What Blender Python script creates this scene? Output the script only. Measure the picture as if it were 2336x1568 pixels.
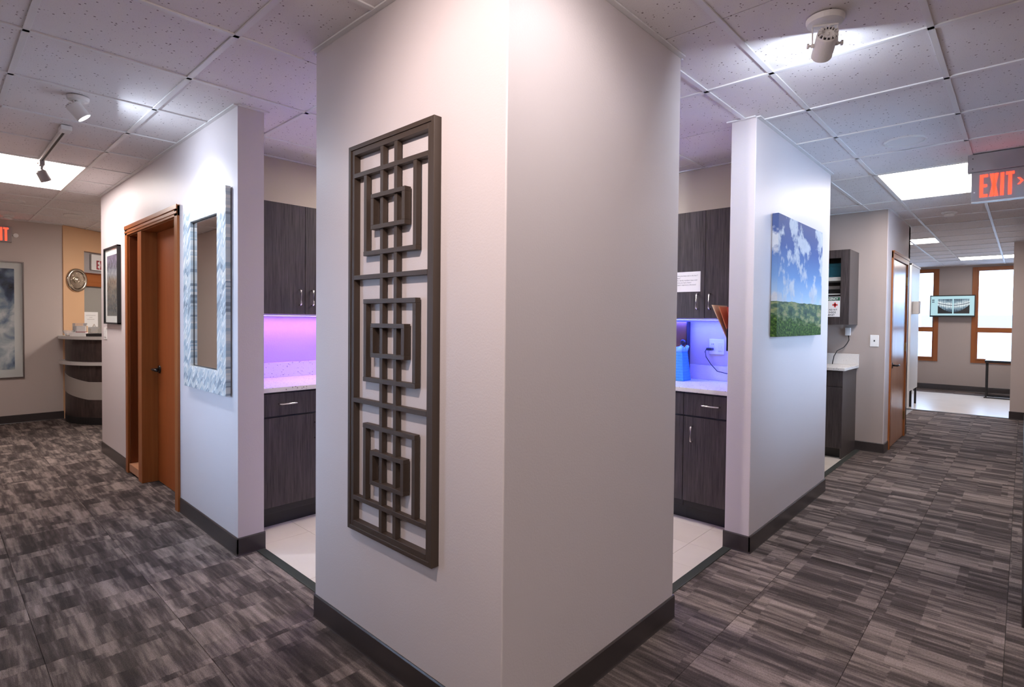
import bpy, bmesh, math, random
from mathutils import Vector, Matrix
random.seed(7)
S = bpy.context.scene
COL = S.collection
for o in list(bpy.data.objects): bpy.data.objects.remove(o)

# ------------------------------------------------------------------ camera
cam_d = bpy.data.cameras.new('camera'); cam = bpy.data.objects.new('camera', cam_d); COL.objects.link(cam)
YAW, PITCH, ROLL = 0.74760, -0.02090, 0.00970
fw = Vector((math.cos(YAW)*math.cos(PITCH), math.sin(YAW)*math.cos(PITCH), math.sin(PITCH)))
r0 = Vector((math.sin(YAW), -math.cos(YAW), 0)); u0 = r0.cross(fw)
rr = math.cos(ROLL)*r0 + math.sin(ROLL)*u0; uu = -math.sin(ROLL)*r0 + math.cos(ROLL)*u0
M = Matrix((rr, uu, -fw)).transposed().to_4x4(); M.translation = Vector((-1.2016, -1.1607, 1.3613))
cam.matrix_world = M
cam_d.sensor_fit = 'HORIZONTAL'; cam_d.sensor_width = 36; cam_d.lens = 36*1250.17/2336
cam_d.shift_x = -9.303/2336; cam_d.shift_y = -27.584/2336
cam_d.clip_start = 0.02; cam_d.clip_end = 300
S.camera = cam

# ------------------------------------------------------------------ world + exposure
w = bpy.data.worlds.new('sky'); S.world = w; w.use_nodes = True
bg = w.node_tree.nodes['Background']; bg.inputs[0].default_value = (0.47, 0.67, 1.0, 1); bg.inputs[1].default_value = 9.5
vs = S.view_settings
vs.view_transform = 'Standard'; vs.look = 'None'; vs.gamma = 1.0; vs.use_curve_mapping = False
vs.exposure = 0.27

TROFFER = 15.0          # emission of the fluorescent diffusers
SPOT_W = 38.0           # beam power of the ceiling spots
COOL = (0.74, 0.84, 1.0); WARM = (1.0, 0.83, 0.77)

# ------------------------------------------------------------------ material helpers
MATS = {}
class NT:
    def __init__(s, name):
        s.m = bpy.data.materials.new(name); s.m.use_nodes = True; s.t = s.m.node_tree
        s.b = s.t.nodes['Principled BSDF']
    def n(s, typ, **kw):
        nd = s.t.nodes.new(typ)
        for k, v in kw.items():
            if k.startswith('i_'):
                key = k[2:]; key = int(key) if key.isdigit() else key.replace('_', ' ')
                s.set(nd, key, v)
            else: setattr(nd, k, v)
        return nd
    def set(s, nd, key, v):
        if isinstance(v, bpy.types.NodeSocket): s.t.links.new(v, nd.inputs[key])
        else: nd.inputs[key].default_value = v
    def math(s, op, a, b=0.0, c=None, clamp=False):
        nd = s.t.nodes.new('ShaderNodeMath'); nd.operation = op; nd.use_clamp = clamp
        s.set(nd, 0, a); s.set(nd, 1, b)
        if c is not None: s.set(nd, 2, c)
        return nd.outputs[0]
    def vmath(s, op, a, b):
        nd = s.t.nodes.new('ShaderNodeVectorMath'); nd.operation = op
        s.set(nd, 0, a); s.set(nd, 1, b); return nd.outputs[0]
    def mix(s, f, a, b, blend='MIX'):
        nd = s.t.nodes.new('ShaderNodeMix'); nd.data_type = 'RGBA'; nd.blend_type = blend; nd.clamp_factor = True
        s.set(nd, 0, f); s.set(nd, 6, rgba(a)); s.set(nd, 7, rgba(b)); return nd.outputs[2]
    def coord(s, kind='Object'):
        return s.t.nodes.new('ShaderNodeTexCoord').outputs[kind]
    def rnd(s): return s.t.nodes.new('ShaderNodeObjectInfo').outputs['Random']
    def mapping(s, v, scale=(1, 1, 1), loc=(0, 0, 0)):
        nd = s.t.nodes.new('ShaderNodeMapping'); s.set(nd, 0, v); s.set(nd, 1, loc); s.set(nd, 3, scale); return nd.outputs[0]
    def noise(s, v, scale=1.0, detail=2.0, rough=0.5):
        nd = s.t.nodes.new('ShaderNodeTexNoise'); s.set(nd, 'Vector', v); s.set(nd, 'Scale', scale); s.set(nd, 'Detail', detail); s.set(nd, 'Roughness', rough)
        return nd.outputs['Fac']
    def ramp(s, f, stops, interp='LINEAR'):
        nd = s.t.nodes.new('ShaderNodeValToRGB'); nd.color_ramp.interpolation = interp
        e = nd.color_ramp.elements
        while len(e) < len(stops): e.new(0.5)
        for el, (p, c) in zip(e, stops): el.position = p; el.color = rgba(c)
        s.set(nd, 0, f); return nd.outputs[0]
    def sep(s, v):
        nd = s.t.nodes.new('ShaderNodeSeparateXYZ'); s.set(nd, 0, v); return nd.outputs
    def comb(s, x, y, z):
        nd = s.t.nodes.new('ShaderNodeCombineXYZ'); s.set(nd, 0, x); s.set(nd, 1, y); s.set(nd, 2, z); return nd.outputs[0]
    def bump(s, h, strength=0.2, dist=0.01):
        nd = s.t.nodes.new('ShaderNodeBump'); s.set(nd, 'Height', h); s.set(nd, 'Strength', strength); s.set(nd, 'Distance', dist)
        s.t.links.new(nd.outputs[0], s.b.inputs['Normal'])
    def base(s, c, rough=0.5, metal=0.0, spec=0.5):
        s.set(s.b, 'Base Color', rgba(c)); s.set(s.b, 'Roughness', rough); s.set(s.b, 'Metallic', metal); s.b.inputs['Specular IOR Level'].default_value = spec
def rgba(c):
    if isinstance(c, (tuple, list)) and len(c) == 3: return (*c, 1)
    return c
def simple(name, c, rough=0.5, metal=0.0, spec=0.5, var=0.04, vscale=9.0):
    m = NT(name); nz = m.noise(m.coord(), vscale, 3)
    lo = tuple(max(0, x*(1-var)) for x in c); hi = tuple(min(1, x*(1+var)) for x in c)
    m.base(m.mix(nz, lo, hi), rough, metal, spec); MATS[name] = m.m; return m.m
def emit(name, c, strength):
    m = NT(name); m.base(c, 0.5); m.set(m.b, 'Emission Color', rgba(c)); m.set(m.b, 'Emission Strength', strength); MATS[name] = m.m; return m.m

def wall_paint(name, c):
    m = NT(name); co = m.coord()
    m.base(m.mix(m.noise(co, 1.3, 2), tuple(x*0.985 for x in c), tuple(x*1.015 for x in c)), 0.45, 0, 0.35)
    m.bump(m.noise(co, 130, 2), 0.12, 0.004); MATS[name] = m.m
wall_paint('paint_grey', (0.64, 0.585, 0.595))
wall_paint('paint_taupe', (0.56, 0.485, 0.45))
wall_paint('paint_tan', (0.66, 0.405, 0.235))
wall_paint('paint_beige', (0.56, 0.48, 0.41))
wall_paint('paint_room', (0.41, 0.345, 0.315))
simple('ceiling_slab', (0.55, 0.53, 0.52), 0.9)
simple('grid_metal', (0.78, 0.77, 0.77), 0.45, 0, 0.5, 0.02)
simple('base_rubber', (0.045, 0.037, 0.037), 0.30, 0, 0.5, 0.12, 30)
simple('strip_rubber', (0.045, 0.05, 0.045), 0.4)
simple('lattice', (0.055, 0.037, 0.027), 0.5, 0, 0.5, 0.06, 40)
simple('black_metal', (0.012, 0.012, 0.014), 0.35, 0.3)
simple('black_plastic', (0.014, 0.014, 0.016), 0.45)
simple('white_plastic', (0.78, 0.77, 0.76), 0.4)
simple('white_paint', (0.74, 0.73, 0.72), 0.35)
simple('grey_sign', (0.36, 0.33, 0.33), 0.4)
simple('steel', (0.62, 0.60, 0.58), 0.28, 1.0)
simple('nickel', (0.72, 0.69, 0.64), 0.25, 1.0)
simple('silver', (0.55, 0.49, 0.40), 0.2, 1.0)
simple('brass', (0.45, 0.30, 0.12), 0.3, 1.0)
simple('toe_black', (0.012, 0.011, 0.012), 0.4)
simple('paper', (0.80, 0.78, 0.77), 0.8, 0, 0.2, 0.02)
simple('ink', (0.07, 0.07, 0.08), 0.8)
simple('ink_green', (0.02, 0.10, 0.05), 0.7)
simple('ink_red', (0.65, 0.03, 0.03), 0.7)
simple('ink_dark_red', (0.30, 0.02, 0.03), 0.6)
simple('mat_board', (0.74, 0.74, 0.73), 0.8, 0, 0.2, 0.02)
simple('bag_blue', (0.04, 0.24, 0.62), 0.55, 0, 0.4, 0.2, 60)
simple('bag_liner', (0.16, 0.42, 0.85), 0.4)
simple('wood_box', (0.17, 0.06, 0.025), 0.5, 0, 0.4, 0.25, 25)
simple('folder_orange', (0.62, 0.20, 0.08), 0.6)
simple('folder_red', (0.55, 0.05, 0.03), 0.6)
simple('folder_tan', (0.66, 0.46, 0.30), 0.6)
simple('folder_brown', (0.28, 0.10, 0.05), 0.6)
simple('teal_box', (0.02, 0.16, 0.24), 0.4)
simple('aqua_box', (0.05, 0.32, 0.42), 0.4)
simple('desk_band', (0.40, 0.37, 0.34), 0.45)
simple('desk_edge', (0.62, 0.60, 0.58), 0.35)
simple('frame_bronze', (0.16, 0.13, 0.12), 0.3, 0.6)
simple('concrete', (0.45, 0.45, 0.44), 0.9)
simple('asphalt', (0.30, 0.30, 0.31), 0.9)
simple('facade', (0.62, 0.64, 0.66), 0.8)
simple('blue_band', (0.25, 0.42, 0.55), 0.6)
simple('mullion_vinyl', (0.50, 0.30, 0.18), 0.5)
emit('troffer_lens', (1.0, 0.91, 0.865), TROFFER)
emit('troffer_lens_bright', (1.0, 0.91, 0.84), TROFFER*1.6)
emit('exit_red', (1.0, 0.045, 0.02), 2.6)
emit('spot_lens', (0.93, 0.95, 1.0), 14.0)
emit('led_violet', (0.42, 0.25, 1.0), 8.0)
emit('led_blue', (0.16, 0.22, 1.0), 8.0)

m = NT('mirror_glass'); m.base((0.86, 0.86, 0.86), 0.02, 1.0); MATS['mirror_glass'] = m.m
m = NT('glass'); m.base((0.95, 0.97, 0.97), 0.03); m.set(m.b, 'Transmission Weight', 1.0); m.set(m.b, 'IOR', 1.02); MATS['glass'] = m.m
m = NT('frosted_glass'); m.base((0.45, 0.42, 0.39), 0.25); m.set(m.b, 'Transmission Weight', 0.35); m.set(m.b, 'IOR', 1.3); MATS['frosted_glass'] = m.m
m = NT('crystal'); m.base((0.92, 0.93, 0.95), 0.05); m.set(m.b, 'Transmission Weight', 0.85); m.set(m.b, 'IOR', 1.45); MATS['crystal'] = m.m

def tile_mat():
    m = NT('ceiling_tile'); co = m.coord(); r = m.rnd()
    v = m.vmath('ADD', co, m.comb(m.math('MULTIPLY', r, 37.0), m.math('MULTIPLY', r, 91.0), 0.0))
    vo = m.n('ShaderNodeTexVoronoi', i_Vector=m.mapping(v, (1, 1, 0)), i_Scale=70.0)
    sep = m.n('ShaderNodeSeparateColor', i_0=vo.outputs['Color'])
    big = m.math('LESS_THAN', vo.outputs['Distance'], m.math('MULTIPLY', m.math('POWER', sep.outputs[0], 3.0), 0.30))
    n2 = m.math('GREATER_THAN', m.noise(v, 210, 2, 0.6), 0.66)
    pit = m.math('MAXIMUM', big, m.math('MULTIPLY', n2, 0.35))
    cloud = m.noise(v, 3, 2)
    basec = m.mix(cloud, (0.77, 0.735, 0.74), (0.82, 0.785, 0.79))
    m.base(m.mix(pit, basec, (0.24, 0.20, 0.20)), 0.9, 0, 0.2)
    m.bump(m.math('SUBTRACT', m.math('MULTIPLY', m.noise(v, 160, 3), 0.4), pit), 0.35, 0.004)
    MATS['ceiling_tile'] = m.m
tile_mat()

def carpet_mat():
    m = NT('carpet'); co = m.coord(); r = m.rnd()
    v = m.vmath('ADD', co, m.comb(m.math('MULTIPLY', r, 53.7), m.math('MULTIPLY', r, 17.3), 0.0))
    x, y, z = m.sep(v)
    # bands with crisp ends across the pile, soft streaks along it (the pile runs along Y)
    fine = m.noise(m.comb(m.math('MULTIPLY', x, 420.0), m.math('MULTIPLY', y, 150.0), 0.0), 1.0, 2, 0.7)
    yw = m.math('ADD', y, m.math('MULTIPLY', m.math('SUBTRACT', m.noise(m.comb(m.math('MULTIPLY', x, 90.0), m.math('MULTIPLY', y, 30.0), 7.0), 1.0, 2), 0.5), 0.022))
    s1 = m.math('FLOOR', m.math('DIVIDE', yw, 0.30)); s2 = m.math('FLOOR', m.math('DIVIDE', m.math('ADD', yw, 0.05), 0.19))
    n1 = m.noise(m.comb(m.math('MULTIPLY', x, 8.5), m.math('MULTIPLY', s1, 13.7), 0.0), 1.0, 1, 0.5)
    n2 = m.noise(m.comb(m.math('MULTIPLY', x, 21.0), m.math('MULTIPLY', s2, 9.3), 4.0), 1.0, 2, 0.5)
    n3 = m.noise(m.comb(m.math('MULTIPLY', x, 55.0), m.math('MULTIPLY', y, 5.0), 2.0), 1.0, 3, 0.6)
    t = m.math('ADD', 0.42, m.math('MULTIPLY', m.math('SUBTRACT', n1, 0.5), 1.4))
    t = m.math('ADD', t, m.math('MULTIPLY', m.math('SUBTRACT', n2, 0.5), 1.15))
    t = m.math('ADD', t, m.math('MULTIPLY', m.math('SUBTRACT', n3, 0.5), 1.0))
    col = m.ramp(t, [(0.08, (0.054, 0.043, 0.041)), (0.36, (0.100, 0.080, 0.075)), (0.54, (0.195, 0.156, 0.142)), (0.82, (0.325, 0.263, 0.238))])
    col = m.mix(1.0, col, m.ramp(fine, [(0.3, (0.62, 0.62, 0.62)), (0.7, (1.35, 1.35, 1.35))]), 'MULTIPLY')
    m.base(col, 0.9, 0, 0.15)
    rib = m.math('SINE', m.math('MULTIPLY', x, 1900.0))
    m.bump(m.math('ADD', m.math('MULTIPLY', rib, 0.25), fine), 0.5, 0.004)
    MATS['carpet'] = m.m
carpet_mat()

def vinyl_mat():
    m = NT('vinyl_tile'); co = m.coord(); r = m.rnd()
    v = m.vmath('ADD', co, m.comb(m.math('MULTIPLY', r, 13.0), m.math('MULTIPLY', r, 29.0), 0.0))
    n1 = m.noise(m.mapping(v, (3, 1.6, 1)), 1.7, 4); 
    c = m.mix(n1, (0.64, 0.56, 0.49), (0.80, 0.73, 0.66))
    c = m.mix(m.math('MULTIPLY', r, 0.25), c, (0.58, 0.50, 0.44))
    m.base(c, 0.28, 0, 0.5); MATS['vinyl_tile'] = m.m
vinyl_mat()

def laminate(name, dark, light, axis):
    """dark woven-grain laminate, grain along world Z"""
    m = NT(name); co = m.coord(); x, y, z = m.sep(co)
    u = m.math('ADD', x, y)
    v = m.comb(m.math('MULTIPLY', u, 210.0), m.math('MULTIPLY', z, 5.0), 0.0)
    g = m.noise(v, 1.0, 3, 0.65)
    g2 = m.noise(m.comb(m.math('MULTIPLY', u, 45.0), m.math('MULTIPLY', z, 2.0), 5.0), 1.0, 2)
    f = m.math('ADD', m.math('MULTIPLY', g, 0.75), m.math('MULTIPLY', g2, 0.35))
    m.base(m.ramp(f, [(0.36, dark), (0.72, light)]), 0.42, 0, 0.4)
    m.bump(g, 0.08, 0.002); MATS[name] = m.m
laminate('laminate', (0.012, 0.009, 0.010), (0.085, 0.068, 0.068), 'x')
laminate('laminate_side', (0.060, 0.048, 0.046), (0.085, 0.068, 0.065), 'x')
laminate('desk_wood', (0.022, 0.014, 0.013), (0.075, 0.052, 0.048), 'x')

def wood(name, dark, light, rough=0.35, vert=True):
    m = NT(name); co = m.coord(); x, y, z = m.sep(co)
    a, b = (m.math('ADD', x, y), z) if vert else (z, m.math('ADD', x, y))
    v = m.comb(m.math('MULTIPLY', a, 38.0), m.math('MULTIPLY', b, 1.6), 0.0)
    g = m.noise(v, 1.0, 4, 0.6); big = m.noise(m.comb(m.math('MULTIPLY', a, 6.0), m.math('MULTIPLY', b, 0.7), 2.0), 1.0, 2)
    f = m.math('ADD', m.math('MULTIPLY', g, 0.6), m.math('MULTIPLY', big, 0.4))
    m.base(m.ramp(f, [(0.3, dark), (0.7, light)]), rough, 0, 0.3); MATS[name] = m.m
wood('door_veneer', (0.27, 0.060, 0.011), (0.35, 0.085, 0.018), 0.48)
wood('oak_trim', (0.24, 0.068, 0.017), (0.36, 0.120, 0.035))
wood('oak_trim_h', (0.24, 0.068, 0.017), (0.36, 0.120, 0.035), 0.35, False)
wood('oak_pale', (0.46, 0.215, 0.12), (0.56, 0.29, 0.17), 0.22)
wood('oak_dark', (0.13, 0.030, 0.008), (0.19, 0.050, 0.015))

def quartz():
    m = NT('quartz'); co = m.coord()
    vo = m.n('ShaderNodeTexVoronoi', i_Vector=co, i_Scale=95.0)
    sp = m.n('ShaderNodeSeparateColor', i_0=vo.outputs['Color'])
    dots = m.math('LESS_THAN', vo.outputs['Distance'], m.math('MULTIPLY', m.math('POWER', sp.outputs[0], 4.0), 0.45))
    c = m.mix(m.noise(co, 160, 2), (0.66, 0.62, 0.585), (0.76, 0.725, 0.69))
    m.base(m.mix(dots, c, (0.30, 0.26, 0.24)), 0.25, 0, 0.5); MATS['quartz'] = m.m
quartz()

def chevron():
    m = NT('shell_inlay'); x, y, z = m.sep(m.coord())
    tri = m.math('PINGPONG', m.math('DIVIDE', y, 0.052), 1.0)
    s = m.math('ADD', m.math('DIVIDE', z, 0.036), m.math('MULTIPLY', tri, 1.0))
    row = m.math('FLOOR', s); colm = m.math('FLOOR', m.math('DIVIDE', y, 0.052)); piece = m.math('FLOOR', m.math('DIVIDE', m.math('ADD', y, m.math('MULTIPLY', z, 0.7)), 0.013))
    wn = m.n('ShaderNodeTexWhiteNoise', noise_dimensions='3D', i_Vector=m.comb(row, colm, piece))
    wr = m.n('ShaderNodeTexWhiteNoise', noise_dimensions='1D', i_W=row)
    f = m.math('ADD', m.math('MULTIPLY', wn.outputs[0], 0.55), m.math('MULTIPLY', wr.outputs[0], 0.45))
    c = m.ramp(f, [(0.12, (0.24, 0.28, 0.31)), (0.28, (0.38, 0.46, 0.52)), (0.50, (0.54, 0.58, 0.59)), (0.80, (0.72, 0.70, 0.65))])
    m.base(c, m.math('ADD', 0.12, m.math('MULTIPLY', wn.outputs[0], 0.18)), 0, 0.7); MATS['shell_inlay'] = m.m
chevron()

def landscape():
    m = NT('landscape_print'); x, y, z = m.sep(m.coord())      # x 0..1.0 along, z 0..0.765 up
    u = m.math('ADD', x, m.math('MULTIPLY', y, -1.0))
    sky = m.ramp(m.math('DIVIDE', z, 0.765), [(0.28, (0.42, 0.55, 0.68)), (0.5, (0.17, 0.30, 0.54)), (0.75, (0.075, 0.125, 0.31)), (1.0, (0.075, 0.10, 0.23))])
    p = m.comb(m.math('MULTIPLY', u, 7.0), m.math('MULTIPLY', z, 7.5), 4.3)
    n1 = m.noise(p, 1.0, 5, 0.55)
    big = m.noise(m.comb(m.math('MULTIPLY', u, 2.1), m.math('MULTIPLY', z, 2.4), 8.1), 1.0, 1)
    cl = m.math('ADD', n1, m.math('MULTIPLY', m.math('SUBTRACT', big, 0.5), 0.5))
    cm = m.ramp(cl, [(0.51, (0, 0, 0)), (0.60, (1, 1, 1))])
    shade = m.mix(m.noise(p, 2.2, 3), (0.36, 0.40, 0.48), (0.66, 0.66, 0.66))
    img = m.mix(cm, sky, shade)
    hz = m.math('ADD', 0.208, m.math('MULTIPLY', m.noise(m.comb(m.math('MULTIPLY', u, 5.0), 0.0, 0.0), 1.0, 3), 0.03))
    land = m.math('LESS_THAN', z, hz)
    g1 = m.noise(m.comb(m.math('MULTIPLY', u, 9.0), m.math('MULTIPLY', z, 22.0), 0.0), 1.0, 5, 0.6)
    leaf = m.noise(m.comb(m.math('MULTIPLY', u, 45.0), m.math('MULTIPLY', z, 60.0), 0.0), 1.0, 3, 0.6)
    far = m.ramp(g1, [(0.30, (0.030, 0.060, 0.055)), (0.47, (0.075, 0.125, 0.085)), (0.56, (0.20, 0.24, 0.11)), (0.66, (0.33, 0.29, 0.17))])
    near = m.ramp(leaf, [(0.35, (0.012, 0.030, 0.012)), (0.55, (0.05, 0.11, 0.025)), (0.72, (0.20, 0.29, 0.06))])
    depth = m.ramp(m.math('ADD', m.math('DIVIDE', z, 0.22), m.math('ADD', m.math('MULTIPLY', m.math('SUBTRACT', g1, 0.5), 1.0), m.math('MULTIPLY', m.math('SUBTRACT', u, 0.3), 0.25))), [(0.42, (0, 0, 0)), (0.58, (1, 1, 1))])
    ground = m.mix(depth, near, far)
    m.base(m.mix(land, img, ground), 0.6, 0, 0.12); MATS['landscape_print'] = m.m
landscape()

def art(name, stops, sx, sz, detail=4, dist=0.0):
    m = NT(name); x, y, z = m.sep(m.coord())
    nd = m.n('ShaderNodeTexNoise', i_Vector=m.comb(m.math('MULTIPLY', m.math('ADD', x, y), sx), m.math('MULTIPLY', z, sz), 0.4), i_Scale=1.0, i_Detail=detail, i_Distortion=dist)
    m.base(m.ramp(nd.outputs['Fac'], stops), 0.15, 0, 0.5); MATS[name] = m.m
art('abstract_print', [(0.30, (0.006, 0.007, 0.012)), (0.40, (0.05, 0.07, 0.13)), (0.5, (0.20, 0.25, 0.33)), (0.58, (0.42, 0.46, 0.50)), (0.66, (0.66, 0.67, 0.67))], 5.5, 4.2, 5, 0.5)
def rock_print():
    m = NT('rock_print'); x, y, z = m.sep(m.coord()); 
    n = m.noise(m.comb(m.math('MULTIPLY', y, 9.0), m.math('MULTIPLY', z, 7.0), 0.0), 1.0, 5, 0.6)
    t = m.math('ADD', m.math('DIVIDE', z, 0.56), m.math('MULTIPLY', m.math('SUBTRACT', n, 0.5), 0.30))
    c = m.ramp(t, [(0.05, (0.10, 0.085, 0.075)), (0.35, (0.20, 0.15, 0.12)), (0.58, (0.36, 0.24, 0.16)), (0.70, (0.42, 0.42, 0.48)), (0.82, (0.13, 0.12, 0.22)), (0.95, (0.20, 0.15, 0.30))])
    m.base(m.mix(0.35, c, m.ramp(m.noise(m.comb(m.math('MULTIPLY', y, 40.0), m.math('MULTIPLY', z, 24.0), 0.0), 1.0, 4), [(0.35, (0.04, 0.04, 0.04)), (0.65, (0.5, 0.47, 0.45))])), 0.12, 0, 0.5)
    MATS['rock_print'] = m.m
rock_print()

def xray():
    """dental panoramic image shown on a lit screen; object coords u: 0..0.70 across (-Y), v: 0..0.42"""
    m = NT('screen_image'); x, y, z = m.sep(m.coord())
    u = m.math('DIVIDE', m.math('MULTIPLY', y, -1.0), 0.70); v = m.math('DIVIDE', z, 0.42)
    inx = m.math('MULTIPLY', m.math('GREATER_THAN', u, 0.17), m.math('LESS_THAN', u, 0.89))
    iny = m.math('MULTIPLY', m.math('GREATER_THAN', v, 0.10), m.math('LESS_THAN', v, 0.80))
    gap = m.math('GREATER_THAN', m.math('ABSOLUTE', m.math('SUBTRACT', u, 0.52)), 0.016)
    panel = m.math('MULTIPLY', m.math('MULTIPLY', inx, iny), gap)
    du = m.math('SUBTRACT', u, 0.52); arc = m.math('ADD', 0.17, m.math('MULTIPLY', m.math('MULTIPLY', du, du), 2.6))
    below = m.math('LESS_THAN', v, arc)
    teethline = m.math('ADD', 0.50, m.math('MULTIPLY', m.math('MULTIPLY', du, du), 0.9))
    dist = m.math('ABSOLUTE', m.math('SUBTRACT', v, teethline))
    tooth = m.math('ABSOLUTE', m.math('SINE', m.math('MULTIPLY', u, 62.0)))
    br = m.math('ADD', m.math('MULTIPLY', m.math('SUBTRACT', 0.26, dist), 3.2), m.math('MULTIPLY', tooth, 0.25))
    br = m.math('SUBTRACT', br, m.math('MULTIPLY', m.math('LESS_THAN', dist, 0.018), 0.9))
    br = m.math('ADD', br, m.math('MULTIPLY', m.math('SUBTRACT', m.noise(m.comb(m.math('MULTIPLY', u, 22.0), m.math('MULTIPLY', v, 9.0), 0.0), 1.0, 3), 0.5), 0.7))
    x1 = m.ramp(br, [(0.05, (0.03, 0.06, 0.10)), (0.5, (0.22, 0.34, 0.42)), (0.95, (0.85, 0.93, 0.95))])
    x1 = m.mix(below, x1, (0.004, 0.006, 0.008))
    # toolbar marks
    tb = m.math('MULTIPLY', m.math('MULTIPLY', m.math('GREATER_THAN', u, 0.03), m.math('LESS_THAN', u, 0.09)), m.math('MULTIPLY', m.math('GREATER_THAN', v, 0.64), m.math('LESS_THAN', v, 0.78)))
    tb = m.math('MULTIPLY', tb, m.math('GREATER_THAN', m.math('ABSOLUTE', m.math('SUBTRACT', v, 0.71)), 0.022))
    c = m.mix(panel, (0.50, 0.78, 0.86), x1); c = m.mix(tb, c, (0.05, 0.08, 0.12))
    m.base((0.01, 0.01, 0.01), 0.3); m.set(m.b, 'Emission Color', c); m.set(m.b, 'Emission Strength', 0.75); MATS['screen_image'] = m.m
xray()

# ------------------------------------------------------------------ geometry helpers
def new(name, bm, mat, parent=None, loc=(0, 0, 0), smooth=False):
    me = bpy.data.meshes.new(name); bm.to_mesh(me); bm.free()
    return link(name, me, mat, parent, loc, smooth)
def link(name, me, mat, parent=None, loc=(0, 0, 0), smooth=False):
    if mat and not me.materials: me.materials.append(MATS[mat])
    if smooth:
        for p_ in me.polygons: p_.use_smooth = True
    o = bpy.data.objects.new(name, me); COL.objects.link(o); o.location = loc
    if parent: o.parent = parent
    return o
def addbox(bm, x0, x1, y0, y1, z0, z1, bev=0.0):
    r = bmesh.ops.create_cube(bm, size=1.0)
    vs_ = r['verts']
    for v in vs_: v.co = Vector(((x0+x1)/2 + v.co.x*(x1-x0), (y0+y1)/2 + v.co.y*(y1-y0), (z0+z1)/2 + v.co.z*(z1-z0)))
    if bev > 0:
        ed = list({e for v in vs_ for e in v.link_edges})
        bmesh.ops.bevel(bm, geom=ed, offset=bev, segments=2, profile=0.5, affect='EDGES')
    return bm
def box(name, dims, mat, parent=None, bev=0.0, loc=(0, 0, 0)):
    return new(name, addbox(bmesh.new(), *dims, bev), mat, parent, loc)
def boxes(name, lst, mat, parent=None, bev=0.0):
    bm = bmesh.new()
    for d in lst: addbox(bm, *d, bev)
    return new(name, bm, mat, parent)
def lathe(bm, prof, seg=32, mtx=None):
    rings = []
    for r, z in prof:
        if r < 1e-6: rings.append([bm.verts.new((0, 0, z))])
        else: rings.append([bm.verts.new((r*math.cos(2*math.pi*i/seg), r*math.sin(2*math.pi*i/seg), z)) for i in range(seg)])
    for a, b in zip(rings, rings[1:]):
        for i in range(seg):
            j = (i+1) % seg
            if len(a) == 1 and len(b) > 1: bm.faces.new((a[0], b[j], b[i]))
            elif len(b) == 1 and len(a) > 1: bm.faces.new((a[i], a[j], b[0]))
            elif len(a) > 1: bm.faces.new((a[i], a[j], b[j], b[i]))
    if mtx is not None:
        bmesh.ops.transform(bm, matrix=mtx, verts=[v for rg in rings for v in rg])
    bmesh.ops.recalc_face_normals(bm, faces=bm.faces[:])
    return bm
def frame_to(z_axis, loc=(0, 0, 0)):
    z = Vector(z_axis).normalized(); x = Vector((0, 0, 1)).cross(z)
    if x.length < 1e-4: x = Vector((1, 0, 0))
    x.normalize(); y = z.cross(x)
    m4 = Matrix((x, y, z)).transposed().to_4x4(); m4.translation = Vector(loc); return m4
def tube(bm, pts, r, seg=8):
    pts = [Vector(p_) for p_ in pts]; rings = []
    for i, p_ in enumerate(pts):
        d = (pts[min(i+1, len(pts)-1)] - pts[max(i-1, 0)]).normalized()
        a = d.cross(Vector((0, 0, 1)));
        if a.length < 1e-3: a = d.cross(Vector((0, 1, 0)))
        a.normalize(); b = d.cross(a)
        rings.append([bm.verts.new(p_ + r*(math.cos(2*math.pi*k/seg)*a + math.sin(2*math.pi*k/seg)*b)) for k in range(seg)])
    for a, b in zip(rings, rings[1:]):
        for k in range(seg): bm.faces.new((a[k], a[(k+1) % seg], b[(k+1) % seg], b[k]))
    bm.faces.new(rings[0][::-1]); bm.faces.new(rings[-1])
    bmesh.ops.recalc_face_normals(bm, faces=bm.faces[:]); return bm
def prism(bm, poly, z0, z1):
    """extrude an XY polygon between z0 and z1"""
    b = [bm.verts.new((x, y, z0)) for x, y in poly]; t = [bm.verts.new((x, y, z1)) for x, y in poly]
    n = len(poly); bm.faces.new(b[::-1]); bm.faces.new(t)
    for i in range(n): bm.faces.new((b[i], b[(i+1) % n], t[(i+1) % n], t[i]))
    bmesh.ops.recalc_face_normals(bm, faces=bm.faces[:]); return bm
def empty(name, loc, label=None, cat=None, group=None, rotz=0.0):
    o = bpy.data.objects.new(name, None); COL.objects.link(o); o.location = loc; o.rotation_euler = (0, 0, rotz); o.empty_display_size = 0.05
    if label: tag(o, label, cat, group)
    return o
def tag(o, label, cat, group=None):
    o['label'] = label; o['category'] = cat
    if group: o['group'] = group
    return o
def struct(o, label=None):
    o['kind'] = 'structure'
    if label: o['label'] = label
    return o
def rel(o, *pts): return [tuple(Vector(p_) - o.location) for p_ in pts]
def text(name, body, size, mat, parent, loc, right, up, extrude=0.001, bold=0.0, align='LEFT', sx=1.0, spacing=1.0, line=1.0):
    cu = bpy.data.curves.new(name, 'FONT'); cu.body = body; cu.size = size; cu.extrude = extrude; cu.offset = bold
    cu.align_x = align; cu.space_character = spacing; cu.space_line = line; cu.resolution_u = 3
    t = bpy.data.objects.new(name, cu); COL.objects.link(t)
    me = bpy.data.meshes.new_from_object(t.evaluated_get(bpy.context.evaluated_depsgraph_get()))
    bpy.data.objects.remove(t); bpy.data.curves.remove(cu)
    r = Vector(right); u = Vector(up); n = r.cross(u)
    mm = Matrix((r*sx, u, n)).transposed().to_4x4()
    me.transform(mm); me.name = name
    me.materials.clear()
    return link(name, me, mat, parent, loc)
NEGX = ((0, -1, 0), (0, 0, 1))      # right, up for a face that looks toward -X
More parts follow.
